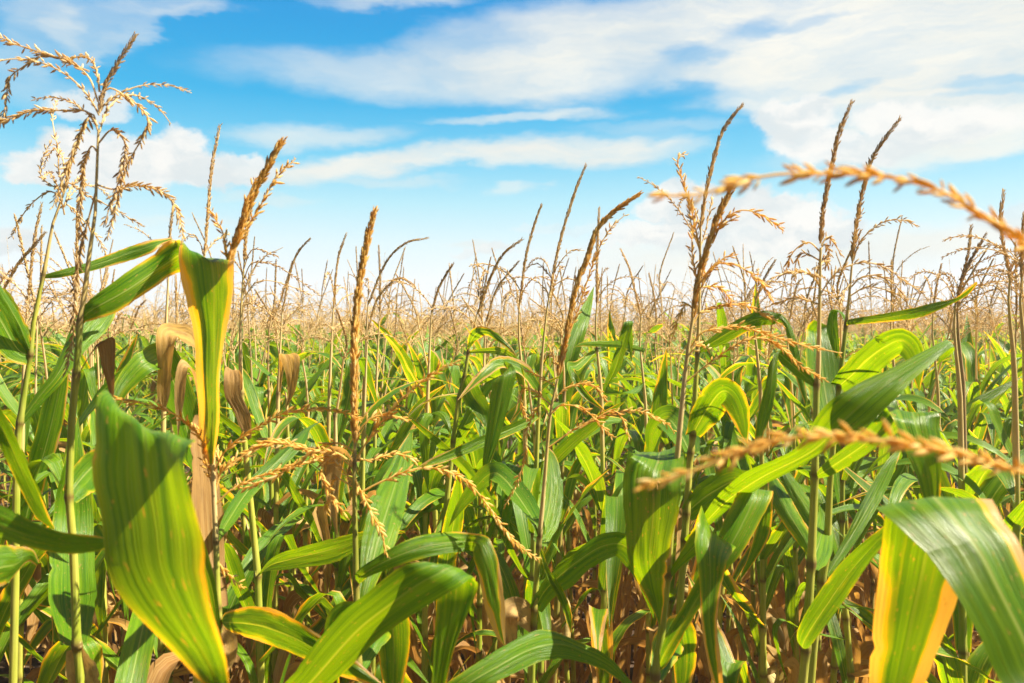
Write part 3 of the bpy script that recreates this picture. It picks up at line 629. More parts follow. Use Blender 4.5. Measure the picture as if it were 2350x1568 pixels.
hero('centre corn plant with a thick golden spike leaning right on a pale tan stem',
  [(1280, 870, 1.6, 2.6), (1262, 950, 1.6, 3.4), (1254, 1052, 1.6, 4.2), (1246, 1150, 1.6, 4.8), (1237, 1248, 1.6, 6.2), (1226, 1400, 1.6, 6.6), (1220, 1568, 1.6, 7.5)],
  [('E', [(1235, 1255, 1240, 1250, 1.6), (1252, 1316, 1262, 1309, 1.58), (1286, 1386, 1293, 1354, 1.56), (1300, 1430, 1312, 1411, 1.56), (1309, 1455, 1312, 1452, 1.56)], 'y', .2, .03),
   ('C', [(1237, 1250, 1.62), (1256, 1190, 1.68), (1266, 1120, 1.74), (1262, 1050, 1.8), (1245, 1020, 1.84)], .055, [15, 10, 40], 'g'),
   ('C', [(1228, 1400, 1.6), (1260, 1350, 1.6), (1330, 1290, 1.6), (1390, 1255, 1.62), (1440, 1260, 1.64), (1480, 1330, 1.66), (1500, 1420, 1.68)], .065, [40, 45, 30, 20], 'n'),
   ('C', [(1224, 1440, 1.6), (1190, 1400, 1.58), (1165, 1420, 1.56), (1180, 1520, 1.55)], .05, [20, 40], 'd'),
   ('C', [(1240, 1230, 1.6), (1225, 1190, 1.62), (1160, 1100, 1.75), (1120, 1090, 1.8), (1060, 1160, 1.85), (1030, 1210, 1.86)], .055, [50, 30, 20], 'n')],
  [(1281, 865), (1300, 770), (1322, 660), (1345, 600), (1370, 530), (1410, 485), (1468, 446)],
  [[(1290, 810), (1310, 760), (1338, 680), (1368, 590), (1402, 525), (1440, 488)], [(1268, 935), (1240, 910), (1215, 893), (1198, 900), (1195, 927), (1212, 972)], [(1262, 960), (1240, 930), (1212, 985), (1205, 1050), (1190, 1105), (1155, 1178)], [(1278, 890), (1252, 874), (1230, 860), (1202, 853)],
   [(1268, 920), (1307, 888), (1360, 885), (1397, 925)], [(1256, 1030), (1325, 983), (1395, 955), (1465, 945), (1535, 976), (1555, 1000)], [(1330, 985), (1400, 945), (1428, 962), (1442, 1004)], [(1265, 950), (1290, 930), (1340, 940), (1400, 1000)], [(1285, 850), (1270, 820), (1262, 790)]],
  spl=.0145, sdens=850, bl=.0105, bdens=320)
hero('slim corn plant with straight olive spike left of the thick leaning golden one',
  [(1266, 650, 2.2, 2.2), (1254, 716, 2.2, 3), (1244, 821, 2.2, 4.5), (1237, 927, 2.2, 6), (1225, 1200, 2.2, 9)], [('E', [(1238, 950, 1240, 958, 2.2), (1200, 962, 1203, 985, 2.15), (1120, 995, 1126, 1020, 2.1), (1040, 1030, 1044, 1054, 2.05), (985, 1055, 988, 1072, 2.02), (955, 1076, 957, 1080, 2.0)], 'y', .2, .04), ('C', [(1239, 900, 2.2), (1200, 850, 2.15), (1150, 835, 2.1), (1110, 860, 2.05), (1050, 920, 2.0)], .045, [30, 45, 40], 'y')],
  [(1264, 670), (1275, 600), (1295, 520), (1320, 440), (1345, 379)], [[(1267, 640), (1236, 607), (1208, 614)], [(1270, 625), (1307, 579), (1342, 575)], [(1266, 660), (1300, 640), (1330, 650), (1350, 690)]], nbr=3, spl=.010)
hero('corn plant with tan stem, thick bent spike, low arching branches',
  [(1592, 720, 1.35, 2.8), (1577, 814, 1.35, 4), (1565, 930, 1.35, 5), (1557, 1025, 1.35, 5.4), (1545, 1150, 1.35, 6), (1532, 1322, 1.35, 6.8), (1520, 1440, 1.35, 7.4), (1504, 1544, 1.35, 8)],
  [('E', [(1530, 1322, 1537, 1332, 1.35), (1560, 1272, 1576, 1292, 1.33), (1590, 1215, 1630, 1262, 1.31), (1602, 1172, 1672, 1264, 1.28), (1597, 1176, 1678, 1268, 1.24), (1593, 1245, 1668, 1292, 1.2), (1605, 1333, 1656, 1347, 1.19), (1608, 1421, 1646, 1432, 1.18), (1625, 1530, 1658, 1545, 1.18), (1650, 1610, 1656, 1612, 1.18)], 'c', .12, .04),
   ('E', [(1503, 1552, 1510, 1545, 1.36), (1524, 1467, 1535, 1520, 1.33), (1559, 1404, 1594, 1420, 1.31), (1600, 1330, 1652, 1330, 1.3), (1650, 1230, 1700, 1277, 1.3), (1680, 1160, 1745, 1205, 1.32), (1692, 1134, 1770, 1150, 1.34), (1700, 1128, 1775, 1128, 1.37), (1735, 1180, 1774, 1165, 1.39), (1730, 1225, 1765, 1230, 1.4), (1712, 1290, 1738, 1280, 1.4), (1695, 1332, 1699, 1332, 1.4)], 'n', .14, .03),
   ('E', [(1543, 1200, 1549, 1190, 1.36), (1530, 1130, 1572, 1120, 1.42), (1500, 1060, 1575, 1055, 1.44), (1470, 1042, 1563, 1025, 1.4), (1450, 1052, 1570, 1062, 1.34), (1436, 1078, 1564, 1120, 1.3, -.07), (1437, 1180, 1558, 1190, 1.28, -.07), (1440, 1270, 1540, 1290, 1.27, -.07), (1460, 1330, 1530, 1340, 1.27, -.07), (1490, 1385, 1524, 1385, 1.27), (1513, 1436, 1516, 1436, 1.27)], 'g', .12, .03),
   ('C', [(1533, 1318, 1.35), (1528, 1200, 1.3), (1510, 1100, 1.3), (1535, 1280, 1.32)], .02, [50, 50], 'd'),
   ('C', [(1503, 1550, 1.35), (1530, 1480, 1.42), (1560, 1450, 1.5), (1570, 1520, 1.52), (1560, 1640, 1.52)], .06, [30, 10], 'g')],
  [(1590, 735), (1600, 660), (1618, 590), (1640, 520), (1660, 470), (1686, 427)],
  [[(1603, 660), (1594, 610), (1591, 558), (1600, 500)], [(1610, 600), (1592, 500), (1577, 440), (1563, 387), (1560, 365), (1570, 348), (1588, 346)], [(1635, 560), (1655, 515), (1680, 492), (1707, 489), (1742, 506), (1778, 537)], [(1642, 535), (1662, 515), (1685, 503)],
   [(1608, 650), (1635, 612), (1665, 607), (1700, 621), (1735, 653), (1756, 698)], [(1606, 660), (1655, 660), (1690, 692)], [(1600, 680), (1625, 630), (1660, 595), (1693, 584)], [(1594, 715), (1575, 700), (1555, 740), (1545, 785)], [(1588, 750), (1610, 718), (1647, 705), (1717, 698), (1770, 716), (1836, 748)],
   [(1584, 800), (1610, 765), (1645, 756), (1700, 751), (1770, 772), (1840, 793), (1928, 812)], [(1572, 880), (1622, 839), (1672, 804), (1717, 779), (1765, 780), (1810, 810), (1840, 840), (1903, 875)], [(1580, 820), (1605, 790), (1630, 800), (1650, 805)]],
  spl=.0135, sdens=800, bl=.0105, bdens=330)
hero('corn plant with dark spike bending right and long diagonal green leaf',
  [(1608, 520, 1.6, 2.2), (1605, 700, 1.6, 3.2), (1600, 821, 1.6, 5), (1590, 1000, 1.6, 7), (1583, 1060, 1.6, 7.2), (1577, 1158, 1.6, 7.6), (1570, 1250, 1.6, 7.8), (1560, 1400, 1.6, 8.2), (1550, 1568, 1.6, 8.6)],
  [('E', [(1599, 812, 1603, 808, 1.6), (1612, 792, 1614, 810, 1.6), (1675, 744, 1672, 785, 1.58), (1735, 716, 1735, 753, 1.56), (1775, 717, 1770, 747, 1.55), (1800, 727, 1794, 744, 1.54), (1822, 765, 1806, 772, 1.53), (1843, 850, 1824, 860, 1.52), (1854, 920, 1847, 928, 1.52)], 'g', .15, .03),
   ('E', [(1567, 1242, 1573, 1248, 1.6), (1610, 1190, 1630, 1206, 1.5), (1645, 1140, 1690, 1158, 1.4), (1720, 1082, 1780, 1104, 1.28), (1823, 1032, 1904, 1034, 1.18), (1893, 937, 1985, 985, 1.12), (1963, 885, 2055, 917, 1.12), (2051, 842, 2105, 865, 1.14), (2139, 797, 2156, 822, 1.18), (2176, 780, 2187, 798, 1.22), (2176, 800, 2186, 812, 1.26), (2152, 830, 2142, 850, 1.28), (2134, 915, 2130, 915, 1.28)], 'n', .12, .03),
   ('C', [(1585, 1040, 1.6), (1560, 990, 1.7), (1530, 960, 1.8), (1500, 990, 1.85), (1490, 1060, 1.88)], .07, [20, 40], 'n'),
   ('C', [(1590, 1000, 1.6), (1625, 940, 1.55), (1660, 900, 1.5), (1690, 930, 1.48), (1715, 1020, 1.48)], .06, [30, 20, 10], 'g'),
   ('C', [(1575, 1180, 1.6), (1640, 1130, 1.6), (1700, 1110, 1.6), (1720, 1200, 1.6)], .07, [30, 20], 'g')],
  [(1607, 530), (1615, 470), (1625, 420), (1637, 370), (1655, 310), (1680, 270), (1706, 240)], [[(1607, 560), (1590, 530), (1580, 470), (1575, 430)], [(1607, 570), (1620, 540), (1640, 470), (1650, 440)]], spl=.0095, sdens=620, nbr=2)
hero('right corn plant with golden spike against the white cloud and folded glowing leaf',
  [(1883, 570, 1.4, 2.2), (1881, 700, 1.4, 3.2), (1878, 850, 1.4, 5.2), (1874, 885, 1.4, 6), (1872, 980, 1.4, 6.4), (1870, 1096, 1.4, 7.4), (1862, 1290, 1.4, 8), (1850, 1490, 1.4, 8.6), (1842, 1568, 1.4, 9)],
  [('E', [(1870, 1090, 1872, 1100, 1.4), (1896, 1060, 1910, 1092, 1.36), (1960, 1010, 1985, 1048, 1.3), (2010, 962, 2045, 1005, 1.26, .02), (2026, 942, 2120, 965, 1.23, -.05), (2031, 937, 2154, 950, 1.18, -.04), (2042, 957, 2158, 975, 1.15), (2055, 985, 2160, 1010, 1.14), (2075, 1035, 2161, 1045, 1.13), (2101, 1087, 2159, 1092, 1.13), (2118, 1143, 2157, 1143, 1.13), (2138, 1210, 2148, 1210, 1.13)], 'g', .1, .02),
   ('E', [(1864, 1292, 1869, 1284, 1.4), (1838, 1258, 1862, 1228, 1.45), (1803, 1210, 1840, 1188, 1.5), (1773, 1160, 1812, 1138, 1.55), (1762, 1118, 1790, 1104, 1.6), (1758, 1086, 1768, 1082, 1.64)], 'g', .3, .02),
   ('E', [(1846, 1494, 1853, 1490, 1.4), (1828, 1470, 1858, 1488, 1.36), (1838, 1430, 1882, 1458, 1.33), (1880, 1360, 1930, 1393, 1.3), (1930, 1295, 1975, 1325, 1.27), (1985, 1243, 2015, 1270, 1.24), (2040, 1200, 2055, 1220, 1.22), (2084, 1170, 2088, 1174, 1.2)], 'g', .14, .02),
   ('E', [(1876, 884, 1872, 893, 1.4), (1850, 850, 1840, 874, 1.4), (1815, 813, 1800, 845, 1.4), (1795, 803, 1782, 823, 1.4), (1786, 812, 1766, 832, 1.38), (1783, 880, 1758, 880, 1.37), (1770, 950, 1740, 945, 1.37), (1752, 1000, 1732, 1005, 1.37), (1738, 1035, 1733, 1035, 1.37)], 'g', .12, .03),
   ('C', [(1862, 1300, 1.4), (1880, 1250, 1.5), (1890, 1200, 1.58), (1880, 1160, 1.62)], .05, [20, 20], 'n')],
  [(1883, 560), (1890, 480), (1905, 400), (1925, 310), (1940, 270), (1956, 233)],
  [[(1883, 580), (1862, 555), (1838, 575), (1834, 618)], [(1885, 565), (1900, 545), (1918, 555), (1942, 584)], [(1883, 610), (1910, 590), (1937, 602)], [(1883, 610), (1868, 620), (1871, 648)], [(1880, 700), (1840, 685), (1805, 691), (1764, 711)], [(1881, 660), (1860, 632), (1823, 626), (1784, 632), (1743, 657)], [(1881, 680), (1900, 650), (1928, 621), (1981, 603), (2034, 614), (2076, 642), (2131, 678)], [(1883, 600), (1850, 580), (1842, 600), (1850, 640)], [(1884, 575), (1900, 560), (1925, 575), (1930, 610)]],
  spl=.0095, sdens=620, bdens=330, bl=.01)
hero('right corn plant with thin slanting yellow leaf reaching right under bent brown spike',
  [(1955, 610, 1.55, 2.2), (1948, 690, 1.55, 3), (1942, 748, 1.55, 4.4), (1925, 888, 1.55, 5.4), (1905, 1098, 1.55, 6.6), (1898, 1267, 1.55, 8), (1885, 1340, 1.55, 8.2), (1870, 1450, 1.55, 8.8), (1860, 1568, 1.55, 9.2)],
  [('E', [(1943, 741, 1945, 750, 1.55), (1953, 733, 1950, 747, 1.54), (2051, 716, 2051, 739, 1.5), (2143, 696, 2122, 727, 1.46), (2192, 684, 2185, 699, 1.44), (2215, 667, 2222, 678, 1.43), (2241, 647, 2244, 652, 1.42)], 'y', .12, .03),
   ('E', [(1942, 750, 1946, 744, 1.55), (1928, 718, 1942, 728, 1.57), (1913, 711, 1930, 716, 1.6), (1902, 722, 1922, 722, 1.6), (1897, 760, 1924, 770, 1.6), (1908, 800, 1926, 806, 1.6), (1919, 823, 1922, 823, 1.6)], 'g', .12, .03),
   ('E', [(1888, 1338, 1893, 1328, 1.55), (1902, 1300, 1928, 1292, 1.57), (1942, 1225, 1988, 1207, 1.62), (1990, 1130, 2034, 1126, 1.68), (2030, 1065, 2060, 1060, 1.72), (2063, 1028, 2069, 1030, 1.75)], 'g', .14, .02),
   ('E', [(1894, 1270, 1900, 1262, 1.55), (1870, 1235, 1898, 1215, 1.6), (1835, 1180, 1868, 1160, 1.66), (1800, 1120, 1830, 1105, 1.72), (1785, 1070, 1795, 1066, 1.76)], 'n', .25, .02),
   ('C', [(1924, 890, 1.55), (1960, 860, 1.5), (1990, 830, 1.46), (2030, 800, 1.42), (2070, 785, 1.38), (2100, 820, 1.36), (2110, 900, 1.35)], .06, [20, 30, 20], 'g'),
   ('C', [(1915, 1000, 1.55), (1895, 900, 1.6), (1880, 780, 1.66), (1870, 760, 1.7), (1850, 820, 1.72)], .07, [10, 20, 30], 'n')],
  [(1956, 600), (1968, 500), (1985, 420), (2000, 370), (2030, 320), (2066, 273)],
  [[(1956, 610), (1958, 540), (1962, 510), (1970, 487)], [(1958, 600), (1975, 555), (2016, 517), (2051, 506), (2087, 510), (2107, 523)], [(1953, 650), (1925, 680), (1908, 706)], [(1953, 660), (1975, 638), (2010, 635), (2040, 655), (2068, 695)], [(1951, 680), (1990, 660), (2050, 680), (2075, 720)]], spl=.0095, sdens=600, bdens=300)
hero('nearest right corn plant with two thick tassel branches arching left and huge folded leaf',
  [(2440, 760, .5, 2.6), (2450, 1100, .5, 4), (2470, 1400, .52, 7), (2480, 1900, .55, 10)],
  [('E', [(2470, 1860, 2482, 1850, .55), (2390, 1700, 2500, 1650, .57), (2297, 1568, 2450, 1505, .6), (2262, 1492, 2430, 1440, .61), (2192, 1365, 2378, 1330, .63), (2139, 1284, 2342, 1240, .65), (2062, 1203, 2305, 1188, .67), (2012, 1162, 2282, 1146, .69), (2016, 1156, 2274, 1150, .73), (2027, 1182, 2264, 1190, .765), (2018, 1298, 2228, 1298, .785, -.05), (2006, 1439, 2178, 1439, .785, -.06), (1996, 1568, 2128, 1568, .785, -.06), (1990, 1700, 2062, 1700, .77, -.03), (2002, 1800, 2006, 1800, .77)], 's', .07, .012)],
  [(2440, 780), (2440, 500), (2450, 300), (2480, 60)],
  [[(2441, 760, .5), (2420, 620, .48), (2352, 562, .46), (2297, 520, .46), (2227, 478, .46), (2139, 432, .46), (2016, 404, .46), (1897, 401, .46), (1788, 401, .46), (1682, 422, .46), (1605, 448, .46), (1505, 450, .46)],
   [(2450, 1110, .5), (2420, 1105, .47), (2350, 1085, .45), (2250, 1055, .44), (2150, 1032, .44), (2050, 1015, .44), (1950, 1003, .44), (1850, 1003, .44), (1780, 1012, .44), (1700, 1037, .44), (1600, 1078, .44), (1466, 1118, .44)], [(2440, 700, .5), (2520, 600, .5), (2600, 700, .5)]],
  bl=.0095, bdens=400, spl=.0135)
hero('left edge corn plant reaching in with a sideways curving leaf from outside the picture',
  [(-150, 700, .9, 3), (-150, 1100, .9, 6), (-140, 1600, .9, 9)],
  [('E', [(-148, 1140, -144, 1152, .9), (-80, 1140, -80, 1202, .86), (0, 1165, 0, 1240, .84), (70, 1198, 75, 1262, .83), (140, 1222, 158, 1274, .83), (215, 1230, 235, 1264, .83), (252, 1238, 256, 1246, .84)], 'g', .3, .03),
   ('E', [(-148, 1300, -144, 1320, .9), (-40, 1262, -40, 1365, .92), (0, 1252, 0, 1352, .94), (40, 1254, 24, 1337, .96), (75, 1262, 62, 1292, .98), (90, 1290, 84, 1300, 1.0)], 'g', .2, .03),
   ('E', [(-152, 900, -146, 890, .9), (-80, 905, -60, 868, .95), (-14, 1000, 18, 965, 1.0), (28, 1085, 72, 1085, 1.05), (78, 1180, 112, 1180, 1.08), (122, 1216, 126, 1216, 1.1)], 'g', .15, .03)],
  [(-150, 720), (-155, 500), (-140, 250), (-120, 120)], [[(-150, 700), (-100, 620), (-50, 600), (0, 640)]])

hero('corn plant with taller spike of the curved pair, over arching leaves near centre',
  [(1098, 710, 2.3, 2.2), (1086, 760, 2.3, 3), (1075, 807, 2.3, 5.5), (1068, 857, 2.3, 6), (1054, 909, 2.3, 7), (1040, 1015, 2.3, 8), (1020, 1200, 2.3, 10)],
  [('E', [(1073, 808, 1077, 802, 2.3), (1074, 775, 1092, 786, 2.26), (1087, 755, 1105, 775, 2.22), (1112, 751, 1118, 772, 2.2), (1145, 768, 1138, 782, 2.18), (1172, 795, 1164, 800, 2.17), (1186, 818, 1184, 820, 2.17)], 'y', .15, .03),
   ('E', [(1074, 812, 1076, 806, 2.3), (1110, 812, 1112, 800, 2.25), (1149, 818, 1152, 799, 2.2), (1175, 845, 1192, 828, 2.16), (1190, 890, 1205, 880, 2.14), (1185, 935, 1198, 938, 2.13), (1172, 968, 1174, 968, 2.13)], 'y', .15, .03),
   ('E', [(1052, 915, 1056, 905, 2.3), (1095, 862, 1108, 882, 2.22), (1140, 835, 1150, 862, 2.14), (1165, 832, 1166, 858, 2.1), (1184, 852, 1138, 868, 2.06), (1178, 890, 1128, 890, 2.05), (1160, 960, 1116, 985, 2.05), (1135, 1040, 1108, 1050, 2.05), (1112, 1085, 1108, 1085, 2.05)], 'n', .14, .03),
   ('E', [(1038, 1015, 1042, 1005, 2.3), (1050, 985, 1064, 1000, 2.3), (1085, 920, 1102, 935, 2.3), (1120, 872, 1135, 885, 2.3), (1142, 858, 1145, 862, 2.3)], 'n', .25, .02),
   ('E', [(1040, 1015, 1036, 1005, 2.3), (1010, 960, 1030, 955, 2.35), (985, 950, 1012, 945, 2.38), (965, 955, 985, 975, 2.36), (962, 1000, 985, 1010, 2.35), (970, 1080, 985, 1080, 2.35), (982, 1130, 985, 1130, 2.35)], 'n', .14, .03),
   ('C', [(1066, 865, 2.3), (1085, 910, 2.3), (1105, 940, 2.28), (1120, 985, 2.25)], .06, [20, 10], 'g')],
  [(1098, 720), (1125, 640), (1155, 585), (1198, 550)], [[(1098, 720), (1110, 625), (1090, 615), (1100, 660)], [(1100, 715), (1135, 620), (1165, 640), (1175, 680)]], nbr=3, spl=.010, sdens=560, low=1.6)

# slimmer plants a few metres in, each with its own tassel against the sky
TS = [('dark brown spike bent right, left of the thick golden upright spike', [(648, 720), (665, 630), (684, 580), (713, 548)], 2.6, 4),
 ('short straight spike immediately left of the thick golden upright spike', [(766, 700), (775, 600), (795, 536)], 2.8, 4),
 ('straight grey spike immediately right of the thick golden upright spike', [(872, 720), (872, 640), (869, 564)], 3.0, 3),
 ('dark spike sweeping to a level tip right of golden upright spike', [(845, 700), (885, 605), (930, 560), (983, 547)], 2.8, 1),
 ('golden spike hooked over like a cane below the sweeping dark spike', [(845, 760), (865, 690), (900, 648), (925, 641), (953, 658)], 2.6, 1),
 ('stout feathery brown spike leaning right alone in the bright centre sky', [(991, 720), (1008, 660), (1040, 606)], 2.5, 2),
 ('lower curved brown spike of the curved pair near the centre', [(1116, 740), (1140, 665), (1191, 600)], 2.8, 3),
 ('thin dark straight spike between the curved pair and the olive spike', [(1193, 700), (1205, 600), (1222, 530), (1243, 470)], 2.4, 4),
 ('thin upright spike hidden partly by the thick leaning golden spike', [(1370, 700), (1370, 600), (1375, 478)], 2.5, 6),
 ('spike leaning to the left, right of the thick leaning golden spike', [(1472, 730), (1462, 690), (1445, 620), (1424, 572)], 3.0, 4),
 ('small faint spike leaning left near the low white cloud', [(1507, 740), (1501, 680), (1489, 628)], 3.5, 3),
 ('feathery spike and spread tassel between the two right tall groups', [(1735, 690), (1755, 640), (1780, 597)], 2.6, 6),
 ('bent brown spike near the right edge under the arching branch', [(2193, 700), (2215, 625), (2263, 537)], 2.0, 6),
 ('bluish upright spike near the right edge beside a bent brown one', [(2200, 680), (2222, 580), (2229, 518)], 2.2, 3),
 ('tall dark stem and open tassel at the far right edge', [(2318, 640), (2297, 520), (2304, 438)], 1.9, 7),
 ('low upright spike left of the bent right edge spike', [(2143, 700), (2150, 655), (2161, 606)], 3.0, 3),
 ('lone thin straight spike behind the slanting yellow leaf', [(2047, 700), (2046, 650), (2046, 598)], 3.0, 3),
 ('straight brown spike close behind the tall left stem', [(176, 720), (177, 560), (178, 464)], 2.2, 4),
 ('brown spike at the far left behind the curly tassel', [(62, 720), (78, 560), (96, 468)], 2.2, 5),
 ('low tassel spike leaning right at the left picture edge', [(-10, 700), (40, 610), (104, 535)], 2.0, 4),
 ('small brown spike just above the crest of the arched yellow-green leaf', [(388, 620), (391, 530), (398, 477)], 2.4, 2),
 ('bushy tan tassel showing below the arched yellow-green leaf', [(406, 780), (405, 700), (403, 632)], 2.6, 7),
 ('slim low spike in the gap between two right tall groups', [(1811, 740), (1828, 660), (1841, 640)], 3.0, 2),
 ('spike leaning right at the low left among crowded tassels', [(300, 760), (318, 710), (335, 690)], 3.4, 4),
 ('tasselled top at the extreme right edge below the arching branch', [(2345, 640), (2346, 560), (2350, 490)], 1.8, 6)]
XL = {0: [('E', [(640, 905, 645, 900, 2.6), (642, 860, 652, 850, 2.55), (640, 820, 668, 815, 2.5), (641, 817, 687, 818, 2.46), (655, 860, 687, 850, 2.44), (660, 905, 677, 900, 2.44), (656, 937, 658, 937, 2.44)], 'd', .12, .05)],
 10: [('E', [(1480, 880, 1484, 872, 2.9), (1440, 900, 1460, 905, 2.8), (1385, 905, 1400, 890, 2.7), (1402, 840, 1424, 845, 2.65), (1428, 752, 1452, 750, 2.6), (1432, 745, 1450, 742, 2.62), (1440, 790, 1452, 785, 2.68), (1448, 830, 1450, 830, 2.7)], 'n', .12, .02), ('E', [(1478, 810, 1482, 802, 2.9), (1420, 800, 1424, 784, 2.6), (1340, 796, 1342, 786, 2.4), (1318, 800, 1319, 798, 2.35)], 'g', .15, .03), ('E', [(1476, 775, 1478, 765, 2.95), (1500, 750, 1503, 764, 2.9), (1520, 744, 1522, 750, 2.85)], 'g', .15, .03)],
 8: [('E', [(1366, 800, 1370, 806, 2.5), (1320, 830, 1330, 850, 2.4), (1300, 835, 1318, 850, 2.35), (1310, 870, 1325, 862, 2.32), (1335, 910, 1347, 898, 2.3), (1385, 945, 1388, 942, 2.28)], 'y', .2, .04)]}
for ti, (lb, sp, d, nb) in enumerate(TS):
    x, y = sp[0]; g = (1 if x < CX else -1)
    hero('corn plant with ' + lb, [(x, y - 10, d, 2.2), (x - 4, y + 60, d, 3.5), (x - 10 * g, y + 200, d, 7), (x - 14 * g, y + 420, d, 9)], XL.get(ti, ()), sp, (), nbr=nb, spl=.0095, sdens=520, low=1.83, ztan=1.95,
         group='slim corn plants whose tassels stand against the sky')

# ------------------------------------------------------------------ crowded plants in the middle of the field
def field_points(ymax, seed):
    rng = np.random.default_rng(seed); out = []
    a = R(28); ca, sa = math.cos(a), math.sin(a)
    n = int(ymax * 2 / .7)
    for i in range(-n, n):
        for j in range(int(-ymax * 2 / .21), int(ymax * 2 / .21)):
            u = i * .70 + rng.normal(0, .05); v = j * .21 + rng.normal(0, .05)
            out.append((u * ca - v * sa, u * sa + v * ca))
    return np.array(out), rng
pts, rng = field_points(17, 3)
d = pts[:, 1]
ok = (d > 2.35) & (d < 17) & (np.abs(pts[:, 0]) < .70 * d + .25)
pts = pts[ok]; HB = np.array([h[:2] for h in HEROES])
ok = np.min(np.linalg.norm(pts[:, None] - HB[None], axis=2), axis=1) > .17
pts = pts[ok]; pts = pts[np.argsort(np.linalg.norm(pts, axis=1))]
NMID = 298 - len(HEROES)
MG = 'corn plants crowded in the middle of the field'
ML = ['leafy green corn plant with dry tan tassel in the crowd behind the front', 'leafy corn plant with bright yellow drying leaves in the crowd behind the front', 'corn plant with tan dry upper leaf in the crowd behind the front']
for i, (x, y) in enumerate(pts[:NMID]):
    sc = float(np.clip(rng.normal(1.035, .035), .94, 1.12))
    pick = rng.random(); mode = 0 if pick < .7 else (1 if pick < .88 else 2)
    rt = root(ML[mode], (x, y, 0), MG, 0.)
    az0 = rng.uniform(0, 6.3); lean = rng.normal(0, .03, 2)
    rt.rotation_euler = (lean[0], lean[1], 0)
    link('stalk', ST_POOL[rng.integers(6)], rt, (0, 0, 0), (0, 0, rng.uniform(0, 6.3)), (1, 1, sc))
    at = lambda z: np.array([0, 0, z * sc])
    lower_growth(rt, at, 1.9, rng, az0)
    if mode:
        for k in range(2):
            kind = 'y' if mode == 1 else 'd'
            link('leaf', POOL[kind][rng.integers(len(POOL[kind]))], rt, at(NODES[-2 - k] - .03), (0, 0, az0 + rng.uniform(0, 6.3)), rng.uniform(.75, 1))
    r = math.hypot(x, y)
    tip_px = rng.uniform(25, 140) if rng.random() < .8 else rng.uniform(100, 200)
    if abs(x) > .27 * y: tip_px = rng.uniform(60, 250)
    tip = H + tip_px / F * r
    ts = float(np.clip((tip - 1.95 * sc) / .85, .4, 1.12)) if r < 4.2 else rng.uniform(.68, 1.12)
    if r < 5.0:
        me, ped = SP_POOL[rng.integers(len(SP_POOL))]
        tz = link('tassel', me, rt, (0, 0, 1.95 * sc), (rng.normal(0, .1), rng.normal(0, .1), rng.uniform(0, 6.3)), (1, 1, ts))
        for k in range(rng.integers(4, 8)):
            link('tassel_branch', BR_POOL[rng.integers(len(BR_POOL))], tz, (0, 0, ped + rng.uniform(-.02, .08)), (0, 0, rng.uniform(0, 6.3)), (1, 1, 1 / ts))
    else:
        link('tassel', SPF_POOL[rng.integers(len(SPF_POOL))], rt, (0, 0, 1.95 * sc), (rng.normal(0, .12), rng.normal(0, .12), rng.uniform(0, 6.3)), (1, 1, ts))

# ------------------------------------------------------------------ the rest of the field, as far as the horizon: one mass
def far_template(rng, nleaf, lrows, lcols, spk, nbr):
    mb = MB(); top = 1.95
    tube(mb, [(0, 0, .9), (0, 0, 1.5), (0, 0, top), (0, 0, top + .42)], [.011, .009, .006, .002], 4, [[0, 0, 0], [0, 0, 0], [0, .5, 0], [0, 1, 0]], 1)
    for k in range(nleaf):
        z = top - .0 - k * .09; kind = rng.random()
        prm = green_params(rng, k < 2) if kind < .88 else dry_params(rng)
        mi = 0 if kind < .72 else (3 if kind < .88 else 4)
        leaf_arr(rng, *prm, lrows, lcols, .06, .18, rng.random(), mb, mi, (0, 0, z), rz((k % 2) * PI + rng.normal(0, .5)))
    n0 = len(mb.mi)
    ped = .40; ln = rng.uniform(.68, .86)
    pth = np.array([[0, 0, top + ped], [.02 * rng.random(), 0, top + .54], [rng.uniform(.02, .12), rng.uniform(-.04, .04), top + ln]])
    def arm(p, w):
        if spk: spikelets(mb, p, spk, .011, .38, SPK_LO, rng, 0, 1)
        else:
            c = catmull(p, 7); tube(mb, c, w * (1 + .35 * rng.standard_normal(7)).clip(.5, 2), 3, np.stack([rng.random(7), 0 * c[:, 0], 0 * c[:, 0]], 1))
    arm(pth, .007)
    for _ in range(nbr):
        arm(arch(rng, rng.uniform(.16, .30), rng.uniform(0, 6.3), R(rng.uniform(45, 80)), R(rng.uniform(50, 120))) + pth[0] + [0, 0, rng.uniform(-.03, .06)], .0045)
    for k in range(n0, len(mb.mi)): mb.mi[k][:] = 2
    return mb.arrays()
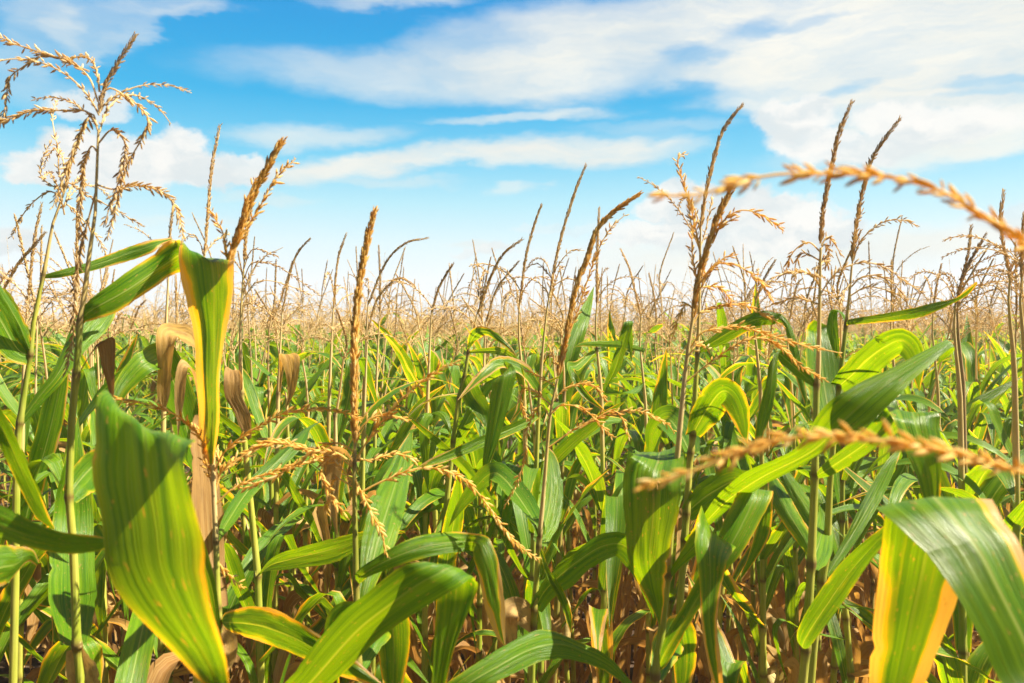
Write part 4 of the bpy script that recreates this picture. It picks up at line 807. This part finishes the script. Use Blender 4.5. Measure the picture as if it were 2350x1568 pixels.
def far_field():
    rng = np.random.default_rng(11)
    out = MB()
    def scatter(p, tpls):
        which = rng.integers(0, len(tpls), len(p))
        for k, (v, q, dd, mi) in enumerate(tpls):
            pp = p[which == k]; n = len(pp)
            if not n: continue
            a = rng.uniform(0, 6.3, n); s = np.clip(rng.normal(1.045, .04, n), .92, 1.14)
            c, s_ = np.cos(a)[:, None], np.sin(a)[:, None]
            lx, ly = rng.normal(0, .03, (2, n, 1))
            zz = v[None, :, 2] * s[:, None]
            tp = rng.uniform(.8, 1.3, n)[:, None]; zz = np.where(zz > 1.97, 1.97 + (zz - 1.97) * tp, zz)
            x = v[None, :, 0] * c - v[None, :, 1] * s_ + pp[:, 0:1] + lx * zz; y = v[None, :, 0] * s_ + v[None, :, 1] * c + pp[:, 1:2] + ly * zz
            V = np.stack([x, y, zz], -1).reshape(-1, 3)
            D = np.broadcast_to(dd[None], (n, *dd.shape)).copy()
            lf = np.zeros(len(v), bool); lf[np.unique(q[(mi == 0) | (mi >= 3)])] = True
            D[:, lf, 2] += rng.random((n, 1))
            Q = (q[None] + (np.arange(n) * len(v))[:, None, None]).reshape(-1, 4)
            out.v.append(V.astype(np.float32)); out.q.append(Q + out.n); out.d.append(D.reshape(-1, 3).astype(np.float32)); out.mi.append(np.tile(mi, n)); out.n += len(V)
    rest = pts[NMID:]
    scatter(rest, [far_template(rng, 8, 10, 3, 110, 9) for _ in range(7)])
    def zone(y0, y1, dens, tpls):
        n = int(dens * .95 * (y1 * y1 - y0 * y0)); y = np.sqrt(rng.uniform(y0 * y0, y1 * y1, n)); x = rng.uniform(-.95, .95, n) * y
        scatter(np.stack([x, y], 1), tpls)
    zone(17, 40, 5.5, [far_template(rng, 6, 6, 3, 0, 8) for _ in range(7)])
    zone(40, 100, 1.6, [far_template(rng, 5, 5, 2, 0, 6) for _ in range(5)])
    zone(100, 260, .16, [far_template(rng, 2, 4, 2, 0, 4) for _ in range(5)])
    o = link('distant_corn', out.mesh('distant_corn', [M_LEAF, M_STK, M_TAS, M_YEL, M_DRY])); o['kind'] = 'stuff'
    o['label'] = 'sea of distant corn tops and dry tan tassels running to the horizon'; o['category'] = 'corn field'
    print('far faces', len(o.data.polygons))
far_field()

# ------------------------------------------------------------------ the air over the field
def haze():
    m, t = mat('haze')
    v = t.new('ShaderNodeVolumePrincipled', {'Color': (.92, .96, 1.0), 'Density': .0042, 'Anisotropy': .35})
    o = t.new('ShaderNodeOutputMaterial'); t.t.links.new(v.outputs[0], o.inputs['Volume'])
    x0, x1, y0, y1, z0, z1 = -330., 330., -12., 330., -1.2, 3.6
    vs_ = [(x, y, z) for z in (z0, z1) for x, y in ((x0, y0), (x1, y0), (x1, y1), (x0, y1))]
    me = bpy.data.meshes.new('haze'); me.from_pydata(vs_, [], [(3, 2, 1, 0), (4, 5, 6, 7), (0, 1, 5, 4), (1, 2, 6, 5), (2, 3, 7, 6), (3, 0, 4, 7)])
    me.materials.append(m); h = link('haze', me); h['kind'] = 'stuff'
    h['label'] = 'pale summer air whitening the far tassels'; h['category'] = 'haze'
haze()
